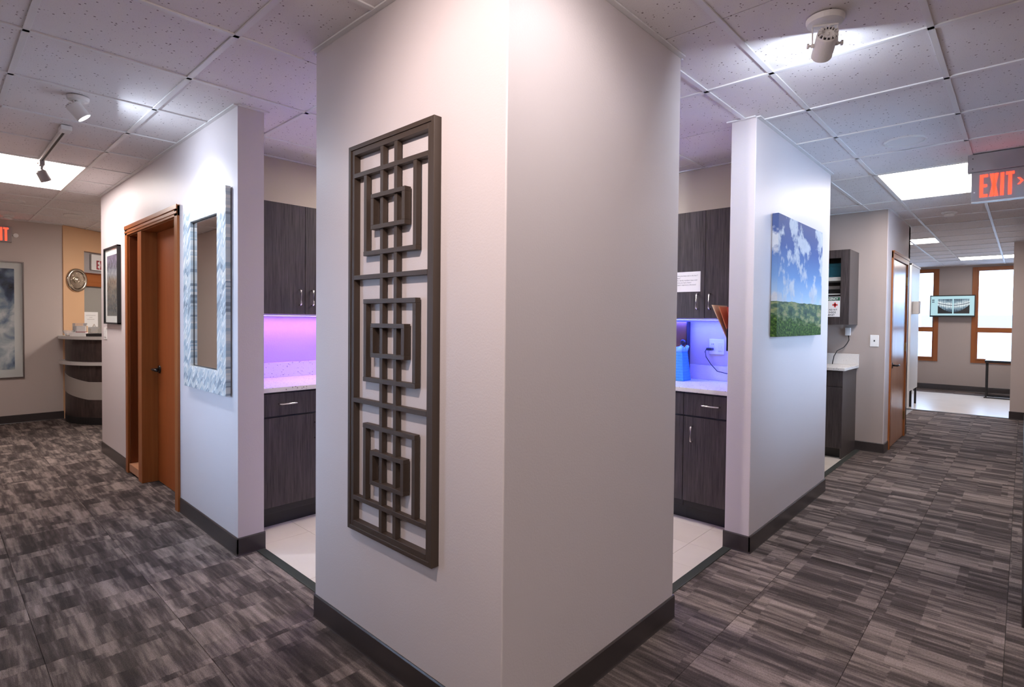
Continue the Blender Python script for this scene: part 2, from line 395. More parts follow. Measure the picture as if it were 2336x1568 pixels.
NEGY = ((1, 0, 0), (0, 0, 1))       # right, up for a face that looks toward -Y

H = 2.55; WT = 0.145
# ================================================================== SETTING
# ---- floor slab and ceiling slab
floor = struct(box('floor', (-3.6, 13.3, -3.6, 9.9, -0.12, -0.006), 'asphalt'), 'floor of the hallways laid with streaked grey carpet tiles')
ceiling = struct(box('ceiling', (-3.6, 13.3, -3.6, 9.9, 2.585, 2.70), 'ceiling_slab'), 'white suspended ceiling of square speckled tiles')

# ---- carpet tiles (18 inch) as parts of the floor
CT = 0.457; GAP = 0.0006
carpet_cache = {}
def carpet_tile(x0, x1, y0, y1):
    if x1-x0 < 0.012 or y1-y0 < 0.012: return
    k = (round(x1-x0, 3), round(y1-y0, 3))
    if k not in carpet_cache:
        me = bpy.data.meshes.new('carpet_tile'); bm = addbox(bmesh.new(), -k[0]/2+GAP, k[0]/2-GAP, -k[1]/2+GAP, k[1]/2-GAP, -0.006, 0.0)
        top = [e for e in bm.edges if all(v.co.z > -0.001 for v in e.verts)]
        bmesh.ops.bevel(bm, geom=top, offset=0.0012, segments=1, affect='EDGES'); bm.to_mesh(me); bm.free(); me.materials.append(MATS['carpet']); carpet_cache[k] = me
    o = bpy.data.objects.new('carpet_tile', carpet_cache[k]); COL.objects.link(o)
    o.location = ((x0+x1)/2, (y0+y1)/2, 0); o.parent = floor
def lay(fn, step_x, step_y, ox, oy, rects):
    for (X0, X1, Y0, Y1) in rects:
        i = math.floor((X0-ox)/step_x)
        while ox+i*step_x < X1-1e-6:
            j = math.floor((Y0-oy)/step_y)
            while oy+j*step_y < Y1-1e-6:
                fn(max(X0, ox+i*step_x), min(X1, ox+(i+1)*step_x), max(Y0, oy+j*step_y), min(Y1, oy+(j+1)*step_y)); j += 1
            i += 1
lay(carpet_tile, CT, CT, 0.02, -0.215, [(-1.52, 0.105, -1.60, 5.60), (0.105, 9.50, -1.19, 0.105), (-1.52, 1.0, 5.60, 8.5)])
# plain carpet where nothing shows the joints
for d in [(-3.5, 0.105, -3.5, -1.60), (-3.5, -1.52, -1.6, 9.8), (0.105, 9.5, -3.5, -1.19), (1.0, 2.9, 5.6, 9.8), (12.43, 13.1, -3.5, 3.2), (0.145, 2.9, 2.95, 5.6)]:
    o = box('carpet_area', (d[0], d[1], d[2], d[3], -0.006, -0.0004), 'carpet', floor); o['kind'] = 'stuff'

# ---- vinyl floor tiles in the two work nooks and the bright room
floor_v = struct(box('floor_nook', (0.105, 2.95, 0.105, 2.99, -0.008, -0.004), 'vinyl_tile'), 'pale stone-look tile floor of the cabinet nook')
floor_v2 = struct(box('floor_alcove', (3.74, 5.62, 0.105, 2.0, -0.008, -0.004), 'vinyl_tile'), 'pale tile floor of the alcove with the first aid cabinet')
floor_o = struct(box('floor_operatory', (9.50, 12.43, -3.5, 3.2, -0.008, 0.0), 'vinyl_tile'), 'shiny pale vinyl floor of the bright room')
vcache = {}
def vtile(par):
    def f(x0, x1, y0, y1):
        if x1-x0 < 0.01 or y1-y0 < 0.01: return
        if par is floor_v and (x0 > 2.42 or y0 > 2.44 or (x1 < 1.12 and y1 < 1.19)): return
        if par is floor_v2 and x0 > 5.1: return
        k = (round(x1-x0, 3), round(y1-y0, 3))
        if k not in vcache:
            me = bpy.data.meshes.new('floor_tile'); bm = addbox(bmesh.new(), -k[0]/2+.0008, k[0]/2-.0008, -k[1]/2+.0008, k[1]/2-.0008, -0.004, 0.001, 0.0008); bm.to_mesh(me); bm.free(); me.materials.append(MATS['vinyl_tile']); vcache[k] = me
        o = bpy.data.objects.new('floor_tile', vcache[k]); COL.objects.link(o); o.location = ((x0+x1)/2, (y0+y1)/2, 0); o.parent = par
    return f
lay(vtile(floor_v), 0.305, 0.61, 0.145, 0.32, [(0.145, 2.91, 0.145, 2.95)])
lay(vtile(floor_v2), 0.305, 0.61, 3.75, 0.145, [(3.74, 5.6, 0.145, 2.0)])
struct(boxes('trim_threshold', [(0.10, 0.148, 1.19, 2.10, -0.002, 0.0045)], 'strip_rubber', None, 0.002), 'dark rubber threshold strip at the left nook opening')
struct(boxes('trim_threshold', [(1.128, 2.08, 0.10, 0.148, -0.002, 0.0045)], 'strip_rubber', None, 0.002), 'dark rubber threshold strip at the right nook opening')
struct(boxes('trim_threshold', [(3.74, 5.60, 0.10, 0.148, -0.002, 0.0045)], 'strip_rubber', None, 0.002), 'dark rubber threshold strip at the alcove behind the landscape wall')
struct(boxes('trim_threshold', [(9.485, 9.515, -1.03, 0.20, -0.002, 0.003)], 'strip_rubber', None, 0.001), 'thin dark strip where carpet meets the bright vinyl floor')

# ---- walls
def wall(name, lst, mat, label, bev=0.0):
    return struct(boxes(name, lst, mat, None, bev), label)
wall('wall_pillar', [(0, 1.128, 0, 1.19, -0.01, H)], 'paint_grey', 'big square corner pillar carrying the dark lattice panel', 0.004)
DY0, DY1, DZ = 3.195, 4.52, 2.07      # rough opening of door 1 in the left wall
wall('wall_left', [(0, WT, 2.098, DY0, -0.01, H), (0, WT, DY1, 5.613, -0.01, H), (0, WT, DY0, DY1, DZ, H)], 'paint_grey', 'long left wall with the mirror, the wood door and a small picture')
wall('wall_right', [(2.08, 3.74, 0, WT, -0.01, H)], 'paint_grey', 'wall section carrying the landscape canvas', 0.004)
wall('wall_nook_back', [(0.10, 3.05, 2.95, 3.05, -0.01, H)], 'paint_beige', 'beige back wall of the nook seen through the left opening')
wall('wall_nook_side', [(2.91, 3.01, 0.10, 3.0, -0.01, H)], 'paint_beige', 'beige side wall of the nook seen through the right opening')
wall('wall_alcove_back', [(3.0, 5.7, 2.0, 2.1, -0.01, H)], 'paint_beige', 'back wall of the alcove')
wall('wall_alcove_end', [(5.60, 5.72, -0.10, 2.05, -0.01, H)], 'paint_room', 'taupe wall with the first aid cabinet and the wall plate')
D2X0, D2X1, D2Z = 5.90, 6.86, 2.075
wall('wall_door_right', [(5.61, D2X0, -0.105, 0.0, -0.01, H), (5.598, 5.61, -0.105, -0.099, -0.01, H), (D2X1, 7.09, -0.105, 0.0, -0.01, H), (D2X0, D2X1, -0.105, 0.0, D2Z, H), (6.99, 7.09, -0.105, 3.2, -0.01, H), (5.6, 7.0, 0.9, 1.0, -0.01, H)], 'paint_grey', 'short hallway wall holding the far wood door')
wall('wall_hall_right', [(2.14, 2.6, -1.29, -1.19, -0.01, H), (5.4, 9.43, -1.29, -1.19, -0.01, H), (2.6, 5.4, -1.29, -1.19, -0.01, 0.95), (2.6, 5.4, -1.29, -1.19, 2.30, H)], 'paint_taupe', 'right-hand hallway wall at the edge of the frame')
wall('wall_stub', [(9.40, 9.50, -3.5, -1.03, -0.01, H)], 'paint_taupe', 'taupe wall end beside the bright room')
wall('wall_room_left', [(7.0, 13.2, 3.2, 3.3, -0.01, H)], 'paint_room', 'side wall of the bright room')
wall('wall_room_right', [(9.4, 13.2, -3.6, -3.5, -0.01, H)], 'paint_room', 'other side wall of the bright room')
# far wall with two windows
WZ0, WZ1 = 0.665, 2.43
WIN = [(0.225, 1.20), (-1.40, -0.455)]
wall('wall_far', [(13.1, 13.2, 1.20, 3.3, -0.01, H), (13.1, 13.2, -0.455, 0.225, -0.01, H), (13.1, 13.2, -3.6, -1.40, -0.01, H),
                  (13.1, 13.2, 0.225, 1.20, -0.01, WZ0), (13.1, 13.2, 0.225, 1.20, WZ1, H), (13.1, 13.2, -1.40, -0.455, -0.01, WZ0), (13.1, 13.2, -1.40, -0.455, WZ1, H)], 'paint_room', 'far wall between the two bright windows')
wall('wall_hall_left', [(-1.62, -1.52, 1.6, 1.68, -0.01, H), (-1.62, -1.52, 3.3, 9.9, -0.01, H), (-1.62, -1.52, 1.68, 3.3, -0.01, 0.7), (-1.62, -1.52, 1.68, 3.3, 1.75, H)], 'paint_taupe', 'left-hand hallway wall outside the frame')  # opening added to let the unseen window's daylight onto the left wall
wall('wall_reception', [(-1.6, 0.04, 8.13, 8.25, -0.01, H)], 'paint_taupe', 'taupe end wall of the left hallway with the big framed print')
wall('wall_outer', [(-3.6, -3.5, -3.6, 1.8, -0.01, 2.6), (-3.6, -3.5, 4.4, 9.9, -0.01, 2.6), (-3.6, -3.5, 1.8, 4.4, -0.01, 0.6), (-3.5, -1.6, 4.6, 4.7, -0.01, 2.6), (-3.6, -3.5, 1.8, 4.4, 2.4, 2.6), (-3.6, 2.6, -3.6, -3.5, -0.01, 2.6), (6.0, 9.5, -3.6, -3.5, -0.01, 2.6), (2.6, 6.0, -3.6, -3.5, -0.01, 0.6), (2.6, 6.0, -3.6, -3.5, 2.4, 2.6), (2.40, 2.50, -3.5, -1.25, -0.01, 2.6), (6.4, 6.5, -3.5, -1.25, -0.01, 2.6), (-3.6, 3.0, 9.8, 9.9, -0.01, 2.6), (2.9, 3.0, 3.0, 9.9, -0.01, 2.6), (WT-0.02, 2.95, 5.5, 5.6, -0.01, H), (-3.6, -1.55, 1.5, 1.6, -0.01, H)], 'paint_taupe', 'outer walls of the office outside the frame, with an added light-blocking partition')  # includes a partition added to keep side-room daylight off the pillar
# angled tan wall with the reception window
ANG = math.atan2(0.62, 0.78)
def ang_boxes(lst):
    bm = bmesh.new()
    for d in lst: addbox(bm, *d)
    return bm
aw = new('wall_angled', ang_boxes([(0, 0.318, 0, 0.12, -0.01, H), (1.5, 2.4, 0, 0.12, -0.01, H), (0.318, 1.5, 0, 0.12, 2.25, H), (0.318, 1.5, 0, 0.12, -0.01, 1.06)]), 'paint_tan')
aw.location = (0.04, 8.12, 0); aw.rotation_euler = (0, 0, ANG); struct(aw, 'tan angled wall behind the curved reception desk')

# ---- ceiling tiles, grid and wall angles
T = 0.6091
lights_cells = [(-0.296-T, -0.296, 1.3091+5*T, 1.3091+7*T), (0.9436+5*T, 0.9436+7*T, -0.2513-T, -0.2513), (0.9436+12*T, 0.9436+13*T, -0.2513, 0.9668), (0.9436+17*T, 0.9436+18*T, -1.4695, -0.2513)]
tcache = {}; ntiles = 0
def ctile(x0, x1, y0, y1):
    global ntiles
    if x1-x0 < 0.03 or y1-y0 < 0.03: return
    cx, cy = (x0+x1)/2, (y0+y1)/2
    for a in lights_cells:
        if a[0] < cx < a[1] and a[2] < cy < a[3]: return
    if 0 <= x0 and x1 <= 1.13 and 0 <= y0 and y1 <= 1.19: return
    k = (round(x1-x0, 3), round(y1-y0, 3))
    if k not in tcache:
        me = bpy.data.meshes.new('ceiling_tile'); bm = addbox(bmesh.new(), -k[0]/2+.003, k[0]/2-.003, -k[1]/2+.003, k[1]/2-.003, 0, 0.016); bm.to_mesh(me); bm.free(); me.materials.append(MATS['ceiling_tile']); tcache[k] = me
    o = bpy.data.objects.new('ceiling_tile', tcache[k]); COL.objects.link(o); o.location = (cx, cy, H+0.005); o.parent = ceiling; ntiles += 1
def bars(kind, lst):
    for d in lst: box(kind, d, 'grid_metal', ceiling, 0.0006)
BW = 0.012; BZ0, BZ1 = H-0.002, H+0.0048
def grid(xl, yl, skip=()):
    for x0, x1 in zip(xl, xl[1:]):
        for y0, y1 in zip(yl, yl[1:]):
            if any(a[0] <= (x0+x1)/2 <= a[1] and a[2] <= (y0+y1)/2 <= a[3] for a in skip): continue
            ctile(x0, x1, y0, y1)
LX = [-1.52, -0.296-T, -0.296, -0.296+T, 0.9436]
LY = [0.07] + [1.3091+k*T for k in range(-1, 14)]
grid(LX, LY, skip=[(0.2, 3, 2.96, 5.5)])
grid([0.9436, 0.9436+T, 0.9436+2*T], [LY[9]+k*T for k in range(0, 5)])
RX = [0.9436+k*T for k in range(0, 20)] + [13.1]
grid(RX[:4]+[2.91], [0.07+k*T for k in range(0, 5)] + [2.95])
grid(RX[:14], [-1.19, -0.2513-T, -0.2513, 0.07])
grid([3.74]+RX[5:8]+[5.6], [0.07, 0.679, 1.288, 2.0])
grid([7.09]+RX[11:14], [0.07, 0.07+T, 0.07+2*T, 0.07+3*T, 3.2])
grid(RX[13:], [-2.689, -2.08, -1.4695, -0.2513-T, -0.2513, 0.07, 0.07+T, 0.07+2*T, 0.07+3*T, 3.2])
grid([-1.52, 0.9436-3*T-0.03, 0.9436-2*T, 0.9436-T, 0.9436], [-1.19, -0.2513-T, -0.2513, 0.07])
yb = LY[-1]
bars('grid_runner', [(x-BW, x+BW, 0.09, 9.2, BZ0, BZ1) for x in LX[1:3]] + [(LX[3]-BW, LX[3]+BW, 1.19, 2.95, BZ0, BZ1), (LX[3]-BW, LX[3]+BW, 5.6, 9.2, BZ0, BZ1), (0.9436-BW, 0.9436+BW, 5.6, 9.2, BZ0, BZ1)])
bars('cross_tee', [(-1.52, -0.004, y-BW, y+BW, BZ0, BZ1) for y in LY[1:] if y < 9.2 and not 5.2 > y > 4.6 ] + [(-1.52, LX[1], LY[8]-BW, LY[8]+BW, BZ0, BZ1), (LX[2], -0.004, LY[8]-BW, LY[8]+BW, BZ0, BZ1)])
bars('cross_tee', [(0.004, 2.9, y-BW, y+BW, BZ0, BZ1) for y in (LY[3], LY[4])] + [(-0.004, 1.6, y-BW, y+BW, BZ0, BZ1) for y in LY[9:] if y < 9.2])
bars('grid_runner', [(-1.52, 13.1, y-BW, y+BW, BZ0, BZ1) for y in (-0.2513, -0.2513-T)] + [(1.128, 2.08, 0.07-BW, 0.07+BW, BZ0, BZ1), (3.74, 5.6, 0.07-BW, 0.07+BW, BZ0, BZ1), (7.09, 13.1, 0.07-BW, 0.07+BW, BZ0, BZ1)]
     + [(1.128, 2.9, 0.07+k*T-BW, 0.07+k*T+BW, BZ0, BZ1) for k in (1, 2)] + [(3.74, 5.6, 0.07+k*T-BW, 0.07+k*T+BW, BZ0, BZ1) for k in (1, 2)] + [(7.09, 13.1, 0.07+k*T-BW, 0.07+k*T+BW, BZ0, BZ1) for k in (1, 2, 3)]
     + [(9.5, 13.1, y-BW, y+BW, BZ0, BZ1) for y in (-1.4695, -2.08, -2.689)])
bars('cross_tee', [(x-BW, x+BW, -1.19, -0.004 if not (3.74 < x < 5.6 or x > 7.1 or x < 2.08) else (2.0 if 3.74 < x < 5.6 else 2.9 if x < 2.08 else 3.2), BZ0, BZ1) for i, x in enumerate(RX[:14]) if i != 6 and i != 0])
bars('cross_tee', [(x-BW, x+BW, -2.689, 3.2, BZ0, BZ1) for x in RX[14:19]])
# wall angle mouldings where the walls meet the ceiling
AN = []
def angle(x0, x1, y0, y1): AN.append((x0, x1, y0, y1, H-0.003, H+0.004))
a = 0.022
angle(-a, 0, 0, 1.19); angle(0, 1.128, -a, 0); angle(-a, 0, 2.098, 5.613); angle(2.08, 3.74, -a, 0)
angle(0.0, 1.15, 1.19, 1.19+a); angle(1.128, 1.128+a, 0, 1.19); angle(0, 0.167, 2.098-a, 2.098); angle(2.08-a, 2.08, 0, 0.167); angle(3.74, 3.74+a, 0, 0.167)
angle(0.145, 2.9, 2.95-a, 2.95); angle(2.91-a, 2.91, 0.145, 2.95); angle(5.60-a, 5.60, -0.105, 2.0); angle(5.6, 7.09, -0.105-a, -0.105); angle(2.14, 9.4, -1.19, -1.19+a); angle(9.4-a, 9.4, -1.19, -1.03); angle(13.1-a, 13.1, -3.5, 3.2); angle(-1.52, 0.04, 8.13-a, 8.13)
for i, d in enumerate(AN): struct(box('trim_ceiling', d, 'grid_metal'), None)

# ---- baseboards (rubber cove base)
def cove(name, p0, p1, nrm, label, h=0.1016, t=0.007):
    """cove base from p0 to p1, sticking out along nrm"""
    d = Vector((p1[0]-p0[0], p1[1]-p0[1], 0)); n = Vector((*nrm, 0))
    prof = [(0, h), (t*0.45, h), (t, h-0.005), (t, 0.012), (t+0.001, 0.004), (t+0.003, 0.0), (0, 0.0)]
    bm = bmesh.new(); P = Vector((*p0, 0))
    A = [bm.verts.new(P + n*q[0] + Vector((0, 0, q[1]+0.0005))) for q in prof]; B = [bm.verts.new(P + d + n*q[0] + Vector((0, 0, q[1]+0.0005))) for q in prof]
    k = len(prof)
    for i in range(k): bm.faces.new((A[i], A[(i+1) % k], B[(i+1) % k], B[i]))
    bm.faces.new(A); bm.faces.new(B[::-1]); bmesh.ops.recalc_face_normals(bm, faces=bm.faces[:])
    return struct(new(name, bm, 'base_rubber'), label)
e = 0.007
cove('baseboard_pillar', (0, -e), (0, 1.19), (-1, 0), 'dark rubber baseboard under the lattice panel')
cove('baseboard_pillar', (-e, 0), (1.128+e, 0), (0, -1), 'dark rubber baseboard on the shaded side of the pillar')
cove('baseboard_pillar', (1.128, 0), (1.128, 1.19), (1, 0), 'dark baseboard inside the right opening')
cove('baseboard_pillar', (0, 1.19), (1.128, 1.19), (0, 1), 'dark baseboard inside the left opening')
cove('baseboard_left', (0, 2.098-e), (0, DY0-0.075), (-1, 0), 'dark baseboard below the mirror')
cove('baseboard_left', (-e, 2.098), (WT+e, 2.098), (0, -1), 'dark baseboard around the left wall end')
cove('baseboard_left', (0, DY1+0.075), (0, 5.613), (-1, 0), 'dark baseboard below the small framed picture')
cove('baseboard_right', (2.08-e, 0), (3.74+e, 0), (0, -1), 'dark baseboard below the landscape canvas')
cove('baseboard_right', (2.08, -e), (2.08, WT+e), (-1, 0), 'dark baseboard around the landscape wall end')
cove('baseboard_alcove', (5.60, -0.105-e), (5.60, 0.152), (-1, 0), 'dark baseboard beside the alcove cabinet')
cove('baseboard_alcove', (5.60, -0.105), (D2X0-0.06, -0.105), (0, -1), 'short dark baseboard before the far door')
cove('baseboard_alcove', (D2X1+0.06, -0.105), (7.09, -0.105), (0, -1), 'short dark baseboard after the far door')
cove('baseboard_hall', (2.14, -1.19), (9.4, -1.19), (0, 1), 'dark baseboard along the right hallway wall')
cove('baseboard_stub', (9.40, -1.19), (9.40, -1.03+e), (-1, 0), 'black baseboard on the wall end beside the bright room', 0.115)
cove('baseboard_far', (13.1, -3.5), (13.1, 3.2), (-1, 0), 'brown baseboard below the bright windows', 0.115)
cove('baseboard_reception', (-1.52, 8.13), (0.04, 8.13), (0, -1), 'black baseboard below the big framed print')

# ================================================================== DOOR 1 (left wall) with sidelight
d1 = struct(empty('door_1', (0, DY0, 0)), 'orange-brown wood door with a narrow sidelight in the left wall')
def D(name, dims, mat, par=d1, bev=0.002):
    o = box(name, tuple(v - (DY0 if i in (2, 3) else 0) for i, v in enumerate(dims)), mat, None, bev); o.parent = par; return o
for nm, dims, mt in [
    ('casing', (-0.016, 0.0, DY0-0.065, DY0+0.004, 0, 2.13), 'oak_trim'), ('casing', (-0.016, 0.0, DY1-0.004, DY1+0.065, 0, 2.13), 'oak_trim'), ('casing', (-0.016, 0.0, DY0-0.065, DY1+0.065, DZ-0.012, 2.135), 'oak_trim_h'),
    ('casing_step', (-0.022, -0.016, DY0-0.065, DY1+0.065, 2.105, 2.138), 'oak_trim_h'), ('casing_step', (-0.020, -0.016, DY0-0.06, DY1+0.06, 2.075, 2.092), 'oak_trim_h'),
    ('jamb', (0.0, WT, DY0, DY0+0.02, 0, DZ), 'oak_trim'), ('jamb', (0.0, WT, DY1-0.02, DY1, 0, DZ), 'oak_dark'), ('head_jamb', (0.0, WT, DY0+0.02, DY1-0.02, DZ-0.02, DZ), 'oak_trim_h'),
    ('mullion', (-0.012, 0.135, 4.075, 4.185, 0, DZ-0.02), 'oak_trim'), ('door_stop', (0.10-0.012, 0.10, DY0+0.02, DY0+0.033, 0, DZ-0.02), 'oak_trim'),
    ('sidelight_sill', (-0.008, 0.135, 4.185, DY1-0.02, 0.02, 0.085), 'oak_pale'), ('sidelight_bead', (0.055, 0.075, 4.185, DY1-0.02, 0.085, 0.10), 'oak_pale'),
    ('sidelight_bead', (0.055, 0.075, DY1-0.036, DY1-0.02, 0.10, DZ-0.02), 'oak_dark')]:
    D(nm, dims, mt)
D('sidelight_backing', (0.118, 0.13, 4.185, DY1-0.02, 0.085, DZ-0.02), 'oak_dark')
D('sidelight_glass', (0.062, 0.068, 4.185, DY1-0.036, 0.10, DZ-0.02), 'glass', d1, 0)
leaf = D('door_leaf', (0.10, 0.142, DY0+0.022, 4.073, 0.006, DZ-0.022), 'door_veneer', d1, 0.0015)
def lever(par, base, nrm, along, mat='black_metal'):
    """rosette + neck + lever; base, nrm and along in the parent's frame"""
    n = Vector(nrm); al = Vector(along); b = Vector(base)
    rs = new('rosette', lathe(bmesh.new(), [(0, 0), (0.032, 0), (0.033, 0.004), (0.03, 0.010), (0, 0.012)], 24, frame_to(n, b)), mat, par)
    bm = bmesh.new(); tube(bm, [b + n*0.01, b + n*0.055], 0.010, 10); tube(bm, [b + n*0.05 - al*0.012, b + n*0.055 + al*0.06, b + n*0.05 + al*0.125], 0.0095, 10)
    return new('lever_handle', bm, mat, par, smooth=True)
lever(leaf, (0.10, 4.01-DY0, 0.93), (-1, 0, 0), (0, -1, 0))

# ================================================================== DOOR 2 (far, right hallway)
d2 = struct(empty('door_2', (D2X0, -0.105, 0)), 'pale reflective wood door with black lever at the far right hallway')
def E2(name, dims, mat, par=d2, bev=0.002):
    o = box(name, (dims[0]-D2X0, dims[1]-D2X0, dims[2]+0.105, dims[3]+0.105, dims[4], dims[5]), mat, None, bev); o.parent = par; return o
E2('casing', (D2X0-0.06, D2X0+0.004, -0.121, -0.105, 0, 2.14), 'oak_trim'); E2('casing', (D2X1-0.004, D2X1+0.06, -0.121, -0.105, 0, 2.14), 'oak_trim'); E2('casing', (D2X0-0.06, D2X1+0.06, -0.123, -0.105, 2.065, 2.145), 'oak_trim_h')
E2('casing_step', (D2X0-0.06, D2X1+0.06, -0.129, -0.123, 2.118, 2.148), 'oak_trim_h')
l2 = E2('door_leaf', (D2X0+0.012, D2X1-0.012, -0.108, -0.066, 0.008, 2.06), 'oak_pale', d2, 0.0015)
lever(l2, (0.075, -0.003, 0.905), (0, -1, 0), (1, 0, 0))
for z in (1.87, 1.08, 0.26):
    hg = E2('hinge', (D2X1-0.055, D2X1+0.0, -0.112, -0.106, z-0.05, z+0.05), 'brass', d2, 0.001)
    new('hinge_pin', tube(bmesh.new(), [(D2X1-D2X0-0.008, -0.010, z-0.052), (D2X1-D2X0-0.008, -0.010, z+0.052)], 0.006, 8), 'brass', hg)

# ================================================================== WINDOWS (far wall)
for k, (y0, y1) in enumerate(WIN):
    wd = struct(empty('window_%d' % (k+1), (13.1, (y0+y1)/2, WZ0)), ['bright window left of the wall television', 'bright window right of the wall television'][k])
    def Wn(name, dims, mat, bev=0.003):
        o = box(name, (dims[0]-13.1, dims[1]-13.1, dims[2]-(y0+y1)/2, dims[3]-(y0+y1)/2, dims[4]-WZ0, dims[5]-WZ0), mat, None, bev); o.parent = wd; return o
    c = 0.075
    Wn('casing', (13.078, 13.1, y0-c, y0, WZ0-c, WZ1+c), 'oak_trim'); Wn('casing', (13.078, 13.1, y1, y1+c, WZ0-c, WZ1+c), 'oak_trim')
    Wn('casing', (13.078, 13.1, y0, y1, WZ1, WZ1+c), 'oak_trim_h'); Wn('casing', (13.078, 13.1, y0, y1, WZ0-c, WZ0), 'oak_trim_h')
    Wn('sill', (13.06, 13.15, y0, y1, WZ0-0.01, WZ0+0.015), 'oak_trim_h')
    Wn('transom', (13.085, 13.16, y0, y1, 1.20, 1.30), 'oak_trim_h')
    for yy in (y0, y1-0.025): Wn('sash', (13.10, 13.16, yy, yy+0.025, WZ0, WZ1), 'oak_trim')
    Wn('pane', (13.13, 13.136, y0+0.02, y1-0.02, 1.30, WZ1), 'glass', 0); Wn('pane', (13.13, 13.136, y0+0.02, y1-0.02, WZ0, 1.20), 'glass', 0)

for k, (d, lab) in enumerate((((-3.56, -3.55, 1.8, 4.4, 0.6, 2.4), 'added unseen window giving cool daylight to the left hallway'), ((2.6, 6.0, -3.56, -3.55, 0.6, 2.4), 'added unseen window giving cool daylight to the landscape wall'))):  # both windows added out of view for brightness and cool tint
    wd = struct(empty('window_%d' % (k+4), ((d[0]+d[1])/2, (d[2]+d[3])/2, 0.6)), lab)
    l_ = wd.location; q = (d[0]-l_.x, d[1]-l_.x, d[2]-l_.y, d[3]-l_.y, 0.0, 1.8)
    box('pane', q, 'glass', wd)
    if k == 0: boxes('frame', [(-0.05, 0.05, q[2], q[3], -0.04, 0.0), (-0.05, 0.05, q[2], q[3], 1.8, 1.84), (-0.03, 0.03, -0.02, 0.02, 0, 1.8)], 'oak_trim', wd)
    else: boxes('frame', [(q[0], q[1], -0.05, 0.05, -0.04, 0.0), (q[0], q[1], -0.05, 0.05, 1.8, 1.84), (-0.02, 0.02, -0.03, 0.03, 0, 1.8)], 'oak_trim', wd)
w6 = struct(empty('window_6', (4.0, -1.19, 0.95)), 'interior glazed opening in the right hallway wall')
boxes('casing', [(-1.4, 1.4, -0.10, 0.006, -0.04, 0.0), (-1.4, 1.4, -0.10, 0.006, 1.35, 1.39), (-1.44, -1.4, -0.10, 0.006, -0.04, 1.39), (1.4, 1.44, -0.10, 0.006, -0.04, 1.39)], 'white_paint', w6)
box('pane', (-1.4, 1.4, -0.055, -0.049, 0, 1.35), 'glass', w6)
d3 = struct(empty('door_3', (-1.52, 6.3, 0)), 'wood door across the left hallway, seen only in the mirror')
box('door_leaf', (-0.004, 0.012, -0.45, 0.45, 0.005, 2.04), 'door_veneer', d3); boxes('casing', [(0, 0.018, -0.52, -0.45, 0, 2.11), (0, 0.018, 0.45, 0.52, 0, 2.11), (0, 0.018, -0.45, 0.45, 2.04, 2.11)], 'oak_trim', d3)

# ================================================================== LIGHT FIXTURES IN THE CEILING
def troffer(x0, x1, y0, y1, label, lens='troffer_lens'):
    t = empty('ceiling_light', ((x0+x1)/2, (y0+y1)/2, H), label, 'ceiling light', 'recessed fluorescent ceiling panels')
    hx, hy = (x1-x0)/2-0.008, (y1-y0)/2-0.008; f = 0.014
    boxes('frame', [(-hx, hx, -hy, -hy+f, -0.003, 0.03), (-hx, hx, hy-f, hy, -0.003, 0.03), (-hx, -hx+f, -hy+f, hy-f, -0.003, 0.03), (hx-f, hx, -hy+f, hy-f, -0.003, 0.03)], 'white_paint', t)
    box('diffuser', (-hx+f, hx-f, -hy+f, hy-f, 0.004, 0.009), lens, t)
    return t
troffer(*lights_cells[0], 'glowing ceiling panel behind the track light in the left hallway')
troffer(*lights_cells[1], 'large glowing ceiling panel beside the hanging exit sign')
troffer(*lights_cells[2], 'narrow glowing ceiling panel past the far wood door')
troffer(-2.60, -1.99, -2.60, -1.38, 'added unseen fill panel behind the camera over the hallway junction')  # added out of view as ambient fill
troffer(0.10, 0.71, -2.95, -2.34, 'added unseen fill panel behind the camera for the plain side of the pillar')  # added off-camera fill for the pillar's plain side
troffer(1.25, 1.86, 6.4, 7.62, 'ceiling panel over the reception desk, hidden by the left wall', 'troffer_lens_bright')
troffer(1.52, 2.13, 1.40, 2.62, 'ceiling panel inside the cabinet nook, hidden by the pillar', 'troffer_lens_bright')
troffer(*lights_cells[3], 'farthest glowing ceiling panel in front of the right window')

def lamp_spot(name, loc, direction, energy, size_deg, color, blend=0.6, rad=0.03, parent=None):
    ld = bpy.data.lights.new(name, 'SPOT'); ld.energy = energy; ld.spot_size = math.radians(size_deg); ld.spot_blend = blend; ld.color = color; ld.shadow_soft_size = rad
    o = bpy.data.objects.new(name, ld); COL.objects.link(o)
    m4 = frame_to(-Vector(direction), loc)
    if parent: o.parent = parent; m4 = Matrix.Translation(-parent.location) @ m4
    o.matrix_basis = m4; return o
def lamp_disk(name, loc, direction, energy, size, color, parent=None):
    ld = bpy.data.lights.new(name, 'AREA'); ld.shape = 'DISK'; ld.size = size; ld.energy = energy; ld.color = color
    o = bpy.data.objects.new(name, ld); COL.objects.link(o); m4 = frame_to(-Vector(direction), loc)
    if parent: o.parent = parent; m4 = Matrix.Translation(-parent.location) @ m4
    o.matrix_basis = m4; return o

